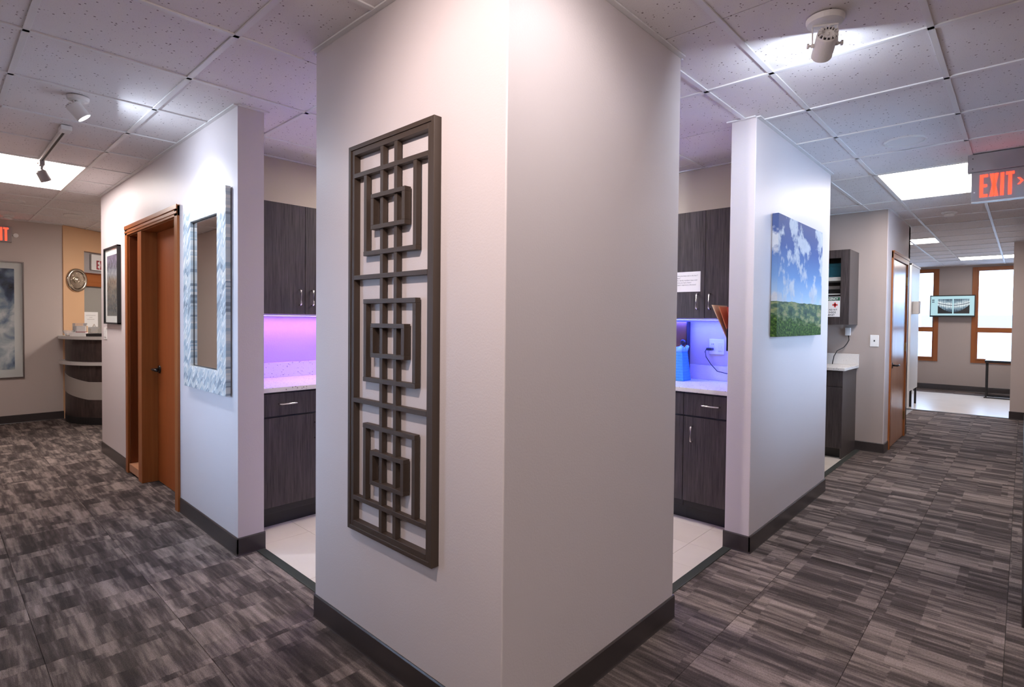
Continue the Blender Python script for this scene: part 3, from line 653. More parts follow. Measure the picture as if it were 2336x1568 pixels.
def spot_fixture(loc, aim, label, power, deg=62, spill=4.0, color=COOL, yoke=True, drop=0.10, r=0.038, L=0.105, canopy=0.068):
    """ceiling spot: canopy, yoke arms with knobs, finned cylinder"""
    x, y = loc
    t = empty('ceiling_spot', (x, y, H), label, 'spotlight', 'white ceiling spotlights')
    new('canopy', lathe(bmesh.new(), [(0, 0), (canopy, 0), (canopy, -0.008), (canopy*0.93, -0.020), (canopy*0.55, -0.025), (0, -0.025)], 40), 'white_plastic', t, smooth=False)
    d = Vector(aim).normalized(); piv = Vector((0, 0, -drop)); side = d.cross(Vector((0, 0, 1))).normalized()
    if yoke:
        br = new('bracket', addbox(bmesh.new(), -0.045, 0.045, -0.008, 0.008, -0.031, -0.025), 'white_plastic', t)
        br.rotation_euler = (0, 0, math.atan2(side.y, side.x))
        for s in (-1, 1):
            bm = bmesh.new(); tube(bm, [side*s*(r+0.006)+Vector((0, 0, -0.027)), side*s*(r+0.006)+piv], 0.003, 6); new('yoke_arm', bm, 'white_plastic', t)
            kb = bmesh.new(); lathe(kb, [(0, 0), (0.008, 0), (0.008, 0.008), (0.005, 0.009), (0.005, 0.016), (0.010, 0.017), (0.010, 0.024), (0, 0.024)], 12, frame_to(side*s, side*s*(r+0.001)+piv)); new('knob', kb, 'white_plastic', t)
        cb = bmesh.new(); tube(cb, [(0.02, 0.0, -0.027), tuple(side*0.02 + piv*0.5), tuple(piv - d*(L*0.45))], 0.004, 6); new('cable', cb, 'white_plastic', t)
    else:
        jb = bmesh.new(); tube(jb, [(0, 0, -0.02), tuple(piv*0.55), tuple(piv)], 0.012, 10); new('knuckle', jb, 'white_plastic', t)
    back = piv - d*L*0.5
    body = new('lamp_body', lathe(bmesh.new(), [(0, 0.012), (r*0.55, 0.012), (r*0.6, 0.004), (r*0.95, 0.004), (r, 0.010), (r, L), (r*0.9, L), (r*0.82, L-0.014), (0, L-0.014)], 36, frame_to(d, back)), 'white_plastic', t)
    fr = frame_to(d, back)
    for i in range(14):                                            # cooling fins round the rear
        an = 2*math.pi*i/14; fb = bmesh.new(); addbox(fb, r*0.60, r*0.93, -0.0022, 0.0022, -0.004, 0.010)
        bmesh.ops.transform(fb, matrix=fr @ Matrix.Rotation(an, 4, 'Z'), verts=fb.verts[:]); new('cooling_fin', fb, 'white_plastic', body)
    for i in range(14):
        an = 2*math.pi*(i+0.5)/14; fb = bmesh.new(); addbox(fb, r*0.64, r*0.90, -0.0035, 0.0035, 0.0025, 0.0048)
        bmesh.ops.transform(fb, matrix=fr @ Matrix.Rotation(an, 4, 'Z'), verts=fb.verts[:]); new('fin_slot', fb, 'black_plastic', body)
    new('lens', lathe(bmesh.new(), [(0, L-0.012), (r*0.80, L-0.012), (r*0.80, L-0.010), (0, L-0.010)], 24, fr), 'spot_lens', t)
    tip = Vector((x, y, H)) + back + d*(L+0.004)
    lamp_spot('beam', tip, d, power, deg, color, 0.75, 0.03, t)
    if spill: lamp_disk('spill', tip, d, spill, 0.055, color, t)
    return t
spot_fixture((1.20, -0.565), (0.89, 0.456, -0.47), 'white ceiling spotlight with yoke and knobs above the right hallway carpet', SPOT_W*0.8, 80, 5.5)
spot_fixture((-0.625, 2.64), (0.62, -0.12, -0.76), 'white ceiling spotlight aimed at the shell mirror', SPOT_W*0.8, 90, 6.0, COOL, False, 0.075, 0.036, 0.085, 0.05)
spot_fixture((-1.10, -0.10), (1.0, 0.16, -0.62), 'ceiling spotlight near the pillar aimed at the lattice panel', SPOT_W*1.55, 95, 4.0, WARM)
spot_fixture((0.02, -0.62), (0.22, 0.62, -0.46), 'ceiling spotlight aimed at the plain side of the pillar', SPOT_W*0.33, 100, 1.5, (1.0, 0.90, 0.88))

# track light in the left hallway
tr = empty('track_light', (-0.59, 3.30, H), 'grey track light bar with one hanging lamp head in the left hallway', 'track light')
box('live_end', (-0.028, 0.028, -0.05, 0.05, -0.028, 0), 'white_plastic', tr, 0.003)
box('track_rail', (-0.017, 0.017, 0.05, 1.15, -0.022, 0), 'white_paint', tr, 0.002)
box('rail_slot', (-0.006, 0.006, 0.05, 1.15, -0.0235, -0.0215), 'black_plastic', tr)
box('adapter', (-0.015, 0.015, 0.99, 1.06, -0.055, -0.022), 'grey_sign', tr, 0.003)
new('stem', tube(bmesh.new(), [(0, 1.025, -0.05), (0, 1.025, -0.10)], 0.008, 10), 'grey_sign', tr, smooth=True)
hd = Vector((0.42, 0.25, -0.80)).normalized(); hb = Vector((0.005, 1.025, -0.12)) - hd*0.035
hbody = new('lamp_head', lathe(bmesh.new(), [(0, 0), (0.022, 0), (0.034, 0.012), (0.036, 0.085), (0.033, 0.085), (0.030, 0.07), (0, 0.07)], 28, frame_to(hd, hb)), 'grey_sign', tr)
new('lens', lathe(bmesh.new(), [(0, 0.072), (0.029, 0.072), (0.029, 0.074), (0, 0.074)], 20, frame_to(hd, hb)), 'spot_lens', tr)
new('cable', tube(bmesh.new(), [(0.008, 1.03, -0.06), (0.04, 1.04, -0.085), (0.035, 1.035, -0.11), tuple(hb)], 0.003, 6), 'black_plastic', tr, smooth=True)
lamp_spot('beam', Vector((-0.59, 3.30, H)) + hb + hd*0.09, hd, SPOT_W*0.4, 80, WARM, 0.8, 0.03, tr)

# round ceiling speakers and detectors
def speaker(x, y, label, r=0.118):
    t = empty('ceiling_speaker', (x, y, H), label, 'speaker', 'round ceiling speakers')
    new('rim', lathe(bmesh.new(), [(r*0.86, 0.004), (r*0.87, -0.004), (r*0.95, -0.006), (r, -0.002), (r, 0.005)], 48), 'white_paint', t)
    new('grille', lathe(bmesh.new(), [(0, -0.0015), (r*0.86, -0.0015), (r*0.87, 0.004), (0, 0.004)], 48), 'grid_metal', t)
speaker(3.155, -0.565, 'round white ceiling speaker near the hanging exit sign')
speaker(-0.57, 6.60, 'round white ceiling speaker by the left frame edge', 0.10)
speaker(0.02, 7.12, 'faint round ceiling speaker above the curved reception desk', 0.11)
def detector(x, y, label, r=0.068):
    t = empty('smoke_detector', (x, y, H), label, 'smoke detector', 'smoke detectors')
    new('base', lathe(bmesh.new(), [(0, 0.003), (r, 0.003), (r, -0.012), (r*0.9, -0.016), (0, -0.016)], 32), 'white_plastic', t)
    new('cap', lathe(bmesh.new(), [(r*0.62, -0.016), (r*0.72, -0.024), (r*0.68, -0.040), (r*0.45, -0.046), (0, -0.047)], 32), 'white_plastic', t)
detector(6.20, -0.55, 'small white smoke detector beyond the hanging exit sign')
detector(-0.52, 7.78, 'white domed smoke detector above the left exit sign', 0.06)

# ================================================================== EXIT SIGNS
ex = empty('exit_sign', (3.82, -0.998, H), 'hanging grey exit sign with glowing red letters and arrow in the right hallway', 'exit sign')
def X1(name, dims, mat, bev=0.002): return box(name, (dims[0]-3.82, dims[1]-3.82, dims[2]+0.998, dims[3]+0.998, dims[4]-H, dims[5]-H), mat, ex, bev)
X1('canopy', (3.80, 3.865, -1.15, -0.844, 2.428, 2.549), 'grey_sign'); X1('sign_panel', (3.812, 3.85, -1.15, -0.866, 2.222, 2.424), 'grey_sign'); X1('lower_edge', (3.808, 3.854, -1.15, -0.868, 2.214, 2.222), 'white_paint')
for z in (2.52, 2.45): new('screw', lathe(bmesh.new(), [(0, 0), (0.0035, 0), (0.003, 0.002), (0, 0.002)], 10, frame_to((-1, 0, 0), (3.80-3.82, -0.872+0.998, z-H))), 'black_metal', ex)
new('test_button', lathe(bmesh.new(), [(0, 0), (0.005, 0), (0.004, 0.003), (0, 0.003)], 12, frame_to((-1, 0, 0), (3.812-3.82, -0.883+0.998, 2.285-H))), 'white_plastic', ex)
def letter_boxes(name, strokes, par, org, right, up, nrm, mat, depth=0.003):
    """letters from polygons given in (right, up) metres"""
    R, U, N = Vector(right), Vector(up), Vector(nrm); o_ = Vector(org); bm = bmesh.new()
    for poly in strokes:
        A = [bm.verts.new(o_ + R*a_ + U*b_) for a_, b_ in poly]; B = [bm.verts.new(o_ + R*a_ + U*b_ + N*depth) for a_, b_ in poly]; n_ = len(poly)
        bm.faces.new(A); bm.faces.new(B)
        for i in range(n_): bm.faces.new((A[i], A[(i+1) % n_], B[(i+1) % n_], B[i]))
    bmesh.ops.recalc_face_normals(bm, faces=bm.faces[:])
    return new(name, bm, mat, par)
def rect(a0, a1, b0, b1): return [(a0, b0), (a1, b0), (a1, b1), (a0, b1)]
def exit_letters(par, org, right, up, nrm, mat, h=0.155, which='EXIT', w=0.042, gap=0.010, st=0.018):
    x = 0
    for ch in 'EXIT':
        if ch == 'E': s = [rect(0, st, 0, h), rect(st, w, 0, st), rect(st, w*0.92, h/2-st/2, h/2+st/2), rect(st, w, h-st, h)]; adv = w
        elif ch == 'X': s = [[(0, 0), (st*1.15, 0), (w+0.004, h), (w+0.004-st*1.15, h)], [(w+0.004-st*1.15, 0), (w+0.004, 0), (st*1.15, h), (0, h)]]; adv = w+0.004
        elif ch == 'I': s = [rect(0, st, 0, h)]; adv = st
        else: s = [rect(0, w, h-st, h), rect(w/2-st/2, w/2+st/2, 0, h-st)]; adv = w
        if ch in which: letter_boxes('letter_'+ch.lower(), [[(p_[0]+x, p_[1]) for p_ in q] for q in s], par, org, right, up, nrm, mat)
        x += adv + gap
    return x
exit_letters(ex, (3.811-3.82, -0.912+0.998, 2.247-H), (0, -1, 0), (0, 0, 1), (-1, 0, 0), 'exit_red')
letter_boxes('arrow', [[(0, 0.045), (0.012, 0.045), (0.030, 0.0225), (0.018, 0.0225)], [(0.018, 0.0225), (0.030, 0.0225), (0.012, 0.0), (0, 0.0)]], ex, (3.811-3.82, -1.106+0.998, 2.309-H), (0, -1, 0), (0, 0, 1), (-1, 0, 0), 'exit_red')

ex2 = empty('exit_sign', (-0.60, 8.13, 2.36), 'grey wall exit sign with red letters and side lamp at left frame edge', 'exit sign')
box('housing', (-0.155, 0.140, -0.05, 0, -0.095, 0.095), 'grey_sign', ex2, 0.004)
exit_letters(ex2, (-0.085, -0.050, -0.080), (1, 0, 0), (0, 0, 1), (0, -1, 0), 'exit_red', 0.160, 'EXIT', 0.046, 0.011, 0.019)
new('lamp_head', lathe(bmesh.new(), [(0, 0), (0.015, 0), (0.024, 0.015), (0.026, 0.03), (0, 0.03)], 20, frame_to((0.2, -1, -0.2), (0.172, -0.022, 0.0))), 'white_plastic', ex2)
new('lamp_arm', tube(bmesh.new(), [(0.135, -0.022, 0.0), (0.172, -0.022, 0.0)], 0.007, 8), 'white_plastic', ex2)

# ================================================================== LATTICE PANEL ON THE PILLAR
lat = empty('wall_lattice', (0, 0.58, 1.278), 'tall dark brown geometric lattice panel on the pillar', 'wall art')
LM = 'lattice'
def Lb(name, y0, y1, z0, z1, x0=-0.027, x1=-0.006, bev=0.0012): return box(name, (x0, x1, y0-0.58, y1-0.58, z0-1.278, z1-1.278), LM, lat, bev)
FY0, FY1, FZ0, FZ1 = 0.308, 0.856, 0.506, 2.050
ow, iw = 0.017, 0.038
for nm, x0, a_, b_ in (('outer_frame_rail', -0.032, 0.0, ow), ('inner_frame_rail', -0.028, ow, iw)):
    Lb(nm, FY0+a_, FY0+b_, FZ0+a_, FZ1-a_, x0, 0.0); Lb(nm, FY1-b_, FY1-a_, FZ0+a_, FZ1-a_, x0, 0.0)
    Lb(nm, FY0+b_, FY1-b_, FZ1-b_, FZ1-a_, x0, 0.0); Lb(nm, FY0+b_, FY1-b_, FZ0+a_, FZ0+b_, x0, 0.0)
IY0, IY1 = FY0+iw, FY1-iw
for y in (0.527, 0.617): Lb('long_bar', y, y+0.020, FZ0+iw, FZ1-iw)
for z in (1.921, 1.515, 1.024, 0.630): Lb('cross_rail', IY0, IY1, z, z+0.018, -0.0285)
for (top, bot) in ((1.921, 1.606), (1.437, 1.114), (0.949, 0.648)):       # the three outer squares
    if top != 1.921: Lb('square_bar', 0.411, 0.750, top-0.018, top, -0.0285)
    if bot != 0.648: Lb('square_bar', 0.411, 0.750, bot, bot+0.018, -0.0285)
    zt = top if top == 1.921 else top-0.018; zb = bot if bot == 0.648 else bot+0.018
    Lb('square_bar', 0.411, 0.431, zb, zt); Lb('square_bar', 0.730, 0.750, zb, zt)
for (top, bot) in ((1.838, 1.702), (1.343, 1.212), (0.851, 0.718)):       # the three inner squares stand proud
    Lb('inner_square_bar', 0.470, 0.690, top-0.017, top, -0.034); Lb('inner_square_bar', 0.470, 0.690, bot, bot+0.017, -0.034)
    Lb('inner_square_bar', 0.470, 0.489, bot+0.017, top-0.017, -0.034); Lb('inner_square_bar', 0.671, 0.690, bot+0.017, top-0.017, -0.034)

# ================================================================== SHELL MIRROR
mi = empty('wall_mirror', (0, 2.585, 1.508), 'tall mirror in pale blue shell chevron frame beside the wood door', 'mirror')
my0, my1, mz0, mz1 = 2.185, 2.935, 0.905, 2.112
def Mi(name, x0, x1, y0, y1, z0, z1, mat, bev=0.0): return box(name, (x0, x1, y0-2.585, y1-2.585, z0-1.508, z1-1.508), mat, mi, bev)
gy0, gy1, gz0, gz1 = 2.325, 2.795, 1.045, 1.972
for d in ((my0, gy0, mz0, mz1), (gy1, my1, mz0, mz1), (gy0, gy1, gz1, mz1), (gy0, gy1, mz0, gz0)):
    Mi('frame_band', -0.034, -0.006, *d, 'shell_inlay', 0.0015)
for d in ((gy0-0.001, gy0+0.006, gz0, gz1), (gy1-0.006, gy1+0.001, gz0, gz1), (gy0, gy1, gz1-0.006, gz1), (gy0, gy1, gz0, gz0+0.006)): Mi('inner_lip', -0.016, -0.0138, *d, 'black_plastic')
Mi('mirror_glass', -0.014, -0.010, gy0, gy1, gz0, gz1, 'mirror_glass')
Mi('backing_board', -0.008, 0.0, my0+0.02, my1-0.02, mz0+0.02, mz1-0.02, 'black_plastic')

# ================================================================== PICTURES
sp = empty('framed_picture', (0, 5.08, 1.645), 'small black-framed rocky landscape picture left of the wood door', 'picture')
def Pf(par, o_, name, dims, mat, bev=0.0): return box(name, (dims[0]-o_[0], dims[1]-o_[0], dims[2]-o_[1], dims[3]-o_[1], dims[4]-o_[2], dims[5]-o_[2]), mat, par, bev)
o_ = (0, 5.08, 1.645); fy0, fy1, fz0, fz1 = 4.80, 5.355, 1.287, 2.003
for d in ((fy0, fy0+0.014, fz0, fz1), (fy1-0.014, fy1, fz0, fz1), (fy0, fy1, fz1-0.014, fz1), (fy0, fy1, fz0, fz0+0.014)): Pf(sp, o_, 'frame_rail', (-0.030, -0.001, *d), 'black_plastic', 0.001)
Pf(sp, o_, 'mat_board', (-0.014, -0.002, fy0+0.012, fy1-0.012, fz0+0.012, fz1-0.012), 'mat_board')
pr = box('print', (-0.001, 0.0, -0.19, 0.19, 0, 0.565), 'rock_print', sp); pr.location = (-0.0142, 0, -0.282)
Pf(sp, o_, 'glazing', (-0.020, -0.018, fy0+0.012, fy1-0.012, fz0+0.012, fz1-0.012), 'glass')

bp_ = empty('framed_picture', (-1.0, 8.13, 1.30), 'large abstract blue and black print in thin bronze frame on the hallway end wall', 'picture')
for d in ((-0.65, -0.636, -0.73, 0.73), (0.636, 0.65, -0.73, 0.73)): box('frame_rail', (d[0], d[1], -0.035, 0, d[2], d[3]), 'frame_bronze', bp_, 0.001)
for d in ((0.716, 0.73), (-0.73, -0.716)): box('frame_rail', (-0.636, 0.636, -0.035, 0, d[0], d[1]), 'frame_bronze', bp_, 0.001)
box('mat_board', (-0.636, 0.636, -0.012, -0.001, -0.716, 0.716), 'mat_board', bp_)
ap = box('print', (-0.56, 0.56, -0.002, 0, -0.63, 0.63), 'abstract_print', bp_); ap.location = (0, -0.012, 0.01)
box('glazing', (-0.636, 0.636, -0.022, -0.020, -0.716, 0.716), 'glass', bp_)

cv = new('canvas_print', addbox(bmesh.new(), 0, 1.005, 0, 0.038, 0, 0.765, 0.002), 'landscape_print', None, (2.372, -0.040, 1.272))
tag(cv, 'wide canvas print of blue sky with white clouds over green hills', 'picture')

# ================================================================== WALL PLATES
sw = empty('light_switch', (0, 5.43, 1.19), 'white light switch plate below the small framed picture', 'switch')
box('plate', (-0.006, 0, -0.062, 0.062, -0.057, 0.057), 'white_plastic', sw, 0.002)
for y in (-0.03, 0.03): box('rocker', (-0.010, -0.005, y-0.016, y+0.016, -0.033, 0.033), 'white_paint', sw, 0.002)
wp = empty('wall_plate', (5.60, -0.006, 1.178), 'white wall plate with small black jack beside the far wood door', 'wall plate')
box('plate', (-0.006, 0, -0.039, 0.039, -0.061, 0.061), 'white_plastic', wp, 0.002)
box('jack', (-0.008, -0.005, -0.006, 0.006, -0.008, 0.008), 'black_plastic', wp, 0.001)

# ================================================================== NOOK CABINETS
def handle_v(par, p, length, axis, nrm):
    """bar pull; p centre on the door face (parent frame), axis = bar direction, nrm = outward"""
    p = Vector(p); a_ = Vector(axis); n = Vector(nrm); h = length/2
    bm = bmesh.new(); tube(bm, [p - a_*h, p - a_*h + n*0.022, p - a_*(h-0.008) + n*0.030, p + a_*(h-0.008) + n*0.030, p + a_*h + n*0.022, p + a_*h], 0.0052, 8)
    return new('handle', bm, 'nickel', par, smooth=True)
class Run:
    """a cabinet run: local axis s along the run, depth t toward the viewer"""
    def __init__(s, kind): s.kind = kind
    def B(s, a0, a1, t0, t1, z0, z1):
        # left run: s = X, front looks to -Y, t measured from the back wall Y=2.95; right run: s = Y, front looks to -X, wall X=2.91; alcove: wall X=5.60
        if s.kind == 'L': return (a0, a1, 2.95-t1, 2.95-t0, z0, z1)
        wx = 2.91 if s.kind == 'R' else 5.60
        return (wx-t1, wx-t0, a0, a1, z0, z1)
    def P(s, a_, t, z):
        if s.kind == 'L': return (a_, 2.95-t, z)
        return ((2.91 if s.kind == 'R' else 5.60)-t, a_, z)
    nrm = property(lambda s: (0, -1, 0) if s.kind == 'L' else (-1, 0, 0))
    ax = property(lambda s: (1, 0, 0) if s.kind == 'L' else (0, 1, 0))
def mk(run, root, name, a0, a1, t0, t1, z0, z1, mat, par=None, bev=0.0012):
    d = run.B(a0, a1, t0, t1, z0, z1); l = root.location
    return box(name, (d[0]-l.x, d[1]-l.x, d[2]-l.y, d[3]-l.y, d[4]-l.z, d[5]-l.z), mat, par or root, bev)
def lp(run, root, a_, t, z): return tuple(Vector(run.P(a_, t, z)) - root.location)
def upper(run, a0, a1, split, label, hz=1.506, depth=0.33, grp='nook wall cabinets'):
    root = empty('wall_cabinet', run.P((a0+a1)/2, 0, 1.388), label, 'cabinet', grp)
    mk(run, root, 'body', a0+0.001, a1-0.001, 0.001, depth-0.020, 1.390, 2.153, 'laminate_side')
    for i, (s0, s1) in enumerate(((a0, split), (split, a1))):
        dr = mk(run, root, 'door', s0+0.0015, s1-0.0015, depth-0.020, depth, 1.388, 2.155, 'laminate')
        hs = s1-0.042 if i == 0 else s0+0.050
        handle_v(dr, lp(run, root, hs, depth, hz), 0.108, (0, 0, 1), run.nrm)
    return root
def base(run, a0, a1, handle_side, label, depth=0.605, grp='nook base cabinets', side_vis=False):
    root = empty('base_cabinet', run.P((a0+a1)/2, 0, 0), label, 'cabinet', grp)
    mk(run, root, 'body', a0+0.001, a1-0.001, 0.001, depth-0.020, 0.10, 0.884, 'laminate_side')
    mk(run, root, 'toe_kick', a0, a1, 0.05, depth-0.075, 0.001, 0.10, 'toe_black')
    mk(run, root, 'reveal', a0+0.002, a1-0.002, depth-0.021, depth-0.017, 0.105, 0.884, 'toe_black')
    dw = mk(run, root, 'drawer', a0+0.002, a1-0.002, depth-0.020, depth, 0.730, 0.874, 'laminate')
    handle_v(dw, lp(run, root, (a0+a1)/2, depth, 0.806), 0.115, run.ax, run.nrm)
    dr = mk(run, root, 'door', a0+0.002, a1-0.002, depth-0.020, depth, 0.145, 0.718, 'laminate')
    handle_v(dr, lp(run, root, a1-0.065 if handle_side > 0 else a0+0.065, depth, 0.605), 0.105, (0, 0, 1), run.nrm)
    mk(run, root, 'lower_rail', a0+0.002, a1-0.002, depth-0.075, depth-0.018, 0.10, 0.143, 'toe_black')
    return root
RL, RR, RA = Run('L'), Run('R'), Run('A')
upper(RL, 0.147, 1.155, 0.651, 'dark grey wall cabinet above the violet-lit counter in the left opening')
upper(RL, 1.155, 2.165, 1.66, 'second dark wall cabinet of the violet-lit run, hidden behind the pillar')
base(RL, 0.147, 0.650, 1, 'dark base cabinet below the violet-lit counter in the left opening')
base(RL, 0.650, 1.153, -1, 'dark base cabinet right of the left opening, mostly behind the pillar')
base(RL, 1.153, 1.70, 1, 'third dark base cabinet of the violet-lit run, hidden behind the pillar')
base(RL, 1.70, 2.295, -1, 'corner dark base cabinet of the violet-lit run, hidden behind the pillar')
upper(RR, 0.147, 0.905, 0.515, 'dark grey wall cabinet with a paper note above the blue-lit counter')
upper(RR, 0.905, 1.70, 1.30, 'second dark wall cabinet of the blue-lit run, hidden behind the pillar')
base(RR, 0.147, 0.528, 1, 'dark base cabinet below the blue-lit counter beside the landscape wall')
base(RR, 0.528, 0.915, -1, 'dark base cabinet below the blue-lit counter next to the pillar edge')
base(RR, 0.915, 1.60, 1, 'third dark base cabinet of the blue-lit run, hidden behind the pillar')
base(RR, 1.60, 2.30, -1, 'corner dark base cabinet of the blue-lit run, hidden behind the pillar')
# one continuous L-shaped worktop with upstands
ct = empty('countertop', (2.0, 2.4, 0.886), 'pale speckled quartz worktop running round the cabinet nook', 'worktop')
bm = prism(bmesh.new(), [(0.147, 2.32), (2.29, 2.32), (2.29, 0.147), (2.91, 0.147), (2.91, 2.95), (0.147, 2.95)], 0, 0.029); bmesh.ops.translate(bm, verts=bm.verts[:], vec=(-2.0, -2.4, 0))
bmesh.ops.bevel(bm, geom=[e_ for e_ in bm.edges if abs(e_.verts[0].co.z-e_.verts[1].co.z) < 1e-5], offset=0.003, segments=2, affect='EDGES')
new('slab', bm, 'quartz', ct)
box('backsplash', (0.147-2.0, 2.89-2.0, 2.93-2.4, 2.949-2.4, 0.029, 0.140), 'quartz', ct, 0.002)
box('backsplash', (2.89-2.0, 2.909-2.0, 0.147-2.4, 2.949-2.4, 0.029, 0.140), 'quartz', ct, 0.002)
snk = empty('sink', (0.98, 2.60, 0.915), 'round sink rim let into the violet-lit counter', 'sink')
new('rim', lathe(bmesh.new(), [(0.185, 0.001), (0.20, 0.0045), (0.215, 0.001)], 40), 'steel', snk)
new('bowl', lathe(bmesh.new(), [(0.0, 0.0006), (0.185, 0.001)], 40), 'steel', snk)
# under-cabinet LED bars (strip + its light)
def led(run, a0, a1, label, mat, color, energy, t=0.20):
    root = empty('led_strip', run.P((a0+a1)/2, t, 1.386), label, 'light strip', 'under-cabinet light strips')
    mk(run, root, 'housing', a0, a1, t-0.012, t+0.012, 1.376, 1.387, 'white_plastic', bev=0)
    mk(run, root, 'lens', a0+0.01, a1-0.01, t-0.008, t+0.008, 1.374, 1.376, mat, bev=0)
    ld = bpy.data.lights.new('glow', 'AREA'); ld.shape = 'RECTANGLE'; ld.energy = energy; ld.color = color
    L = a1-a0-0.02
    if run.kind == 'L': ld.size, ld.size_y = L, 0.016
    else: ld.size, ld.size_y = 0.016, L
    o = bpy.data.objects.new('glow', ld); COL.objects.link(o); o.parent = root; o.location = (0, 0, -0.013)
led(RL, 0.17, 2.15, 'violet light strip under the wall cabinets in the left opening', 'led_violet', (0.22, 0.08, 1.0), 15.0, 0.10)
led(RR, 0.17, 1.70, 'blue light strip under the wall cabinets in the right opening', 'led_blue', (0.04, 0.07, 1.0), 18.0, 0.10)

# ================================================================== THINGS IN THE RIGHT OPENING
nt = empty('paper_note', (2.579, 0.643, 1.651), 'white paper note with five printed lines on dark cabinet door', 'note')
box('sheet', (-0.0012, 0.0, -0.096, 0.096, -0.0725, 0.0725), 'paper', nt)
for i, s in enumerate(('Have you been sick in the last 7', 'days?', 'Any family members been sick?', 'Have you had a fever?', 'Upper respiratory infections?')):
    text('note_line', s, 0.0125, 'ink', nt, (-0.0014, 0.085, 0.040-i*0.0165), *NEGX, 0.0001)
ou = empty('wall_outlet', (2.91, 0.558, 1.172), 'white two-gang outlet plate on the blue-lit wall', 'outlet')
box('plate', (-0.006, 0, -0.058, 0.058, -0.058, 0.058), 'white_plastic', ou, 0.002)
box('receptacle', (-0.009, -0.005, 0.013, 0.045, -0.034, 0.034), 'white_paint', ou, 0.002)
gf = box('ground_fault_receptacle', (-0.009, -0.005, -0.045, -0.013, -0.034, 0.034), 'white_paint', ou, 0.002)
box('test_button', (-0.011, -0.008, -0.036, -0.022, -0.006, 0.006), 'grid_metal', gf)
for z in (0.018,):
    for y in (0.023, 0.035): box('slot', (-0.0095, -0.0085, y-0.0015, y+0.0015, z-0.005, z+0.005), 'black_plastic', ou)
pc = empty('power_plug', (2.90, 0.590, 1.153), 'black plug and thin cord in the outlet above the counter', 'plug')
box('plug_body', (-0.045, 0.0, -0.013, 0.030, -0.010, 0.010), 'black_plastic', pc, 0.004)
new('cord', tube(bmesh.new(), [(-0.04, 0.030, -0.002), (-0.045, 0.036, -0.02), (-0.04, 0.030, -0.06), (-0.03, -0.005, -0.115), (-0.03, -0.055, -0.165), (-0.03, -0.13, -0.178), (-0.03, -0.30, -0.182)], 0.0032, 6), 'black_plastic', pc, smooth=True)
bg_ = empty('blue_bin', (2.70, 0.765, 0.915), 'bright blue ribbed bin with frilly liner on the blue-lit counter', 'bin')
bm = bmesh.new(); lv = []
for k in range(22):
    t_ = k/21; hw = 0.070 - 0.021*t_; off = 0.0012 if k % 2 else 0.0
    lv.append([bm.verts.new((sx_*(hw*0.9+off), sy_*(hw+off), 0.001+0.215*t_)) for sx_, sy_ in ((-1, -1), (1, -1), (1, 1), (-1, 1))])
for a_, b_ in zip(lv, lv[1:]):
    for i in range(4): bm.faces.new((a_[i], a_[(i+1) % 4], b_[(i+1) % 4], b_[i]))
bm.faces.new(lv[0][::-1]); bmesh.ops.recalc_face_normals(bm, faces=bm.faces[:]); new('bin_body', bm, 'bag_blue', bg_)
bm = bmesh.new(); r1 = []; r2 = []; n_ = 48
for i in range(n_):
    an = 2*math.pi*i/n_; sq = 1/max(abs(math.cos(an)), abs(math.sin(an)))*0.92
    r1.append(bm.verts.new((0.047*sq*math.cos(an), 0.050*sq*math.sin(an), 0.205))); wob = 0.010*math.sin(an*7)+0.006*math.sin(an*11+1)
    r2.append(bm.verts.new(((0.058+wob*0.6)*sq*math.cos(an), (0.062+wob*0.6)*sq*math.sin(an), 0.255+wob)))
for i in range(n_): bm.faces.new((r1[i], r1[(i+1) % n_], r2[(i+1) % n_], r2[i]))
lnr = new('liner', bm, 'bag_liner', bg_, smooth=True); sm = lnr.modifiers.new('thick', 'SOLIDIFY'); sm.thickness = 0.0015
wb = empty('wooden_dispenser', (2.83, 0.845, 0.915), 'brown wooden box with black edge and knob behind the blue bin', 'box')
box('case', (-0.0, 0.055, -0.078, 0.10, 0.0, 0.443), 'wood_box', wb, 0.003)
box('edge_strip', (-0.003, 0.055, -0.084, -0.078, 0.0, 0.445), 'black_plastic', wb, 0.001)
new('knob', lathe(bmesh.new(), [(0, 0), (0.012, 0), (0.012, 0.012), (0.021, 0.018), (0.023, 0.028), (0.015, 0.036), (0, 0.038)], 20, frame_to((-1, 0, 0), (0.0, -0.062, 0.285))), 'black_plastic', wb, smooth=True)
wf = empty('wall_file', (2.40, 0.147, 1.30), 'wall file pocket on the inner face of the landscape wall', 'file holder')
box('back_plate', (-0.14, 0.14, 0.0, 0.004, -0.12, 0.10), 'black_plastic', wf)
box('pocket_front', (-0.14, 0.14, 0.075, 0.079, -0.12, 0.02), 'black_plastic', wf); box('pocket_floor', (-0.14, 0.14, 0.0, 0.079, -0.124, -0.12), 'black_plastic', wf)
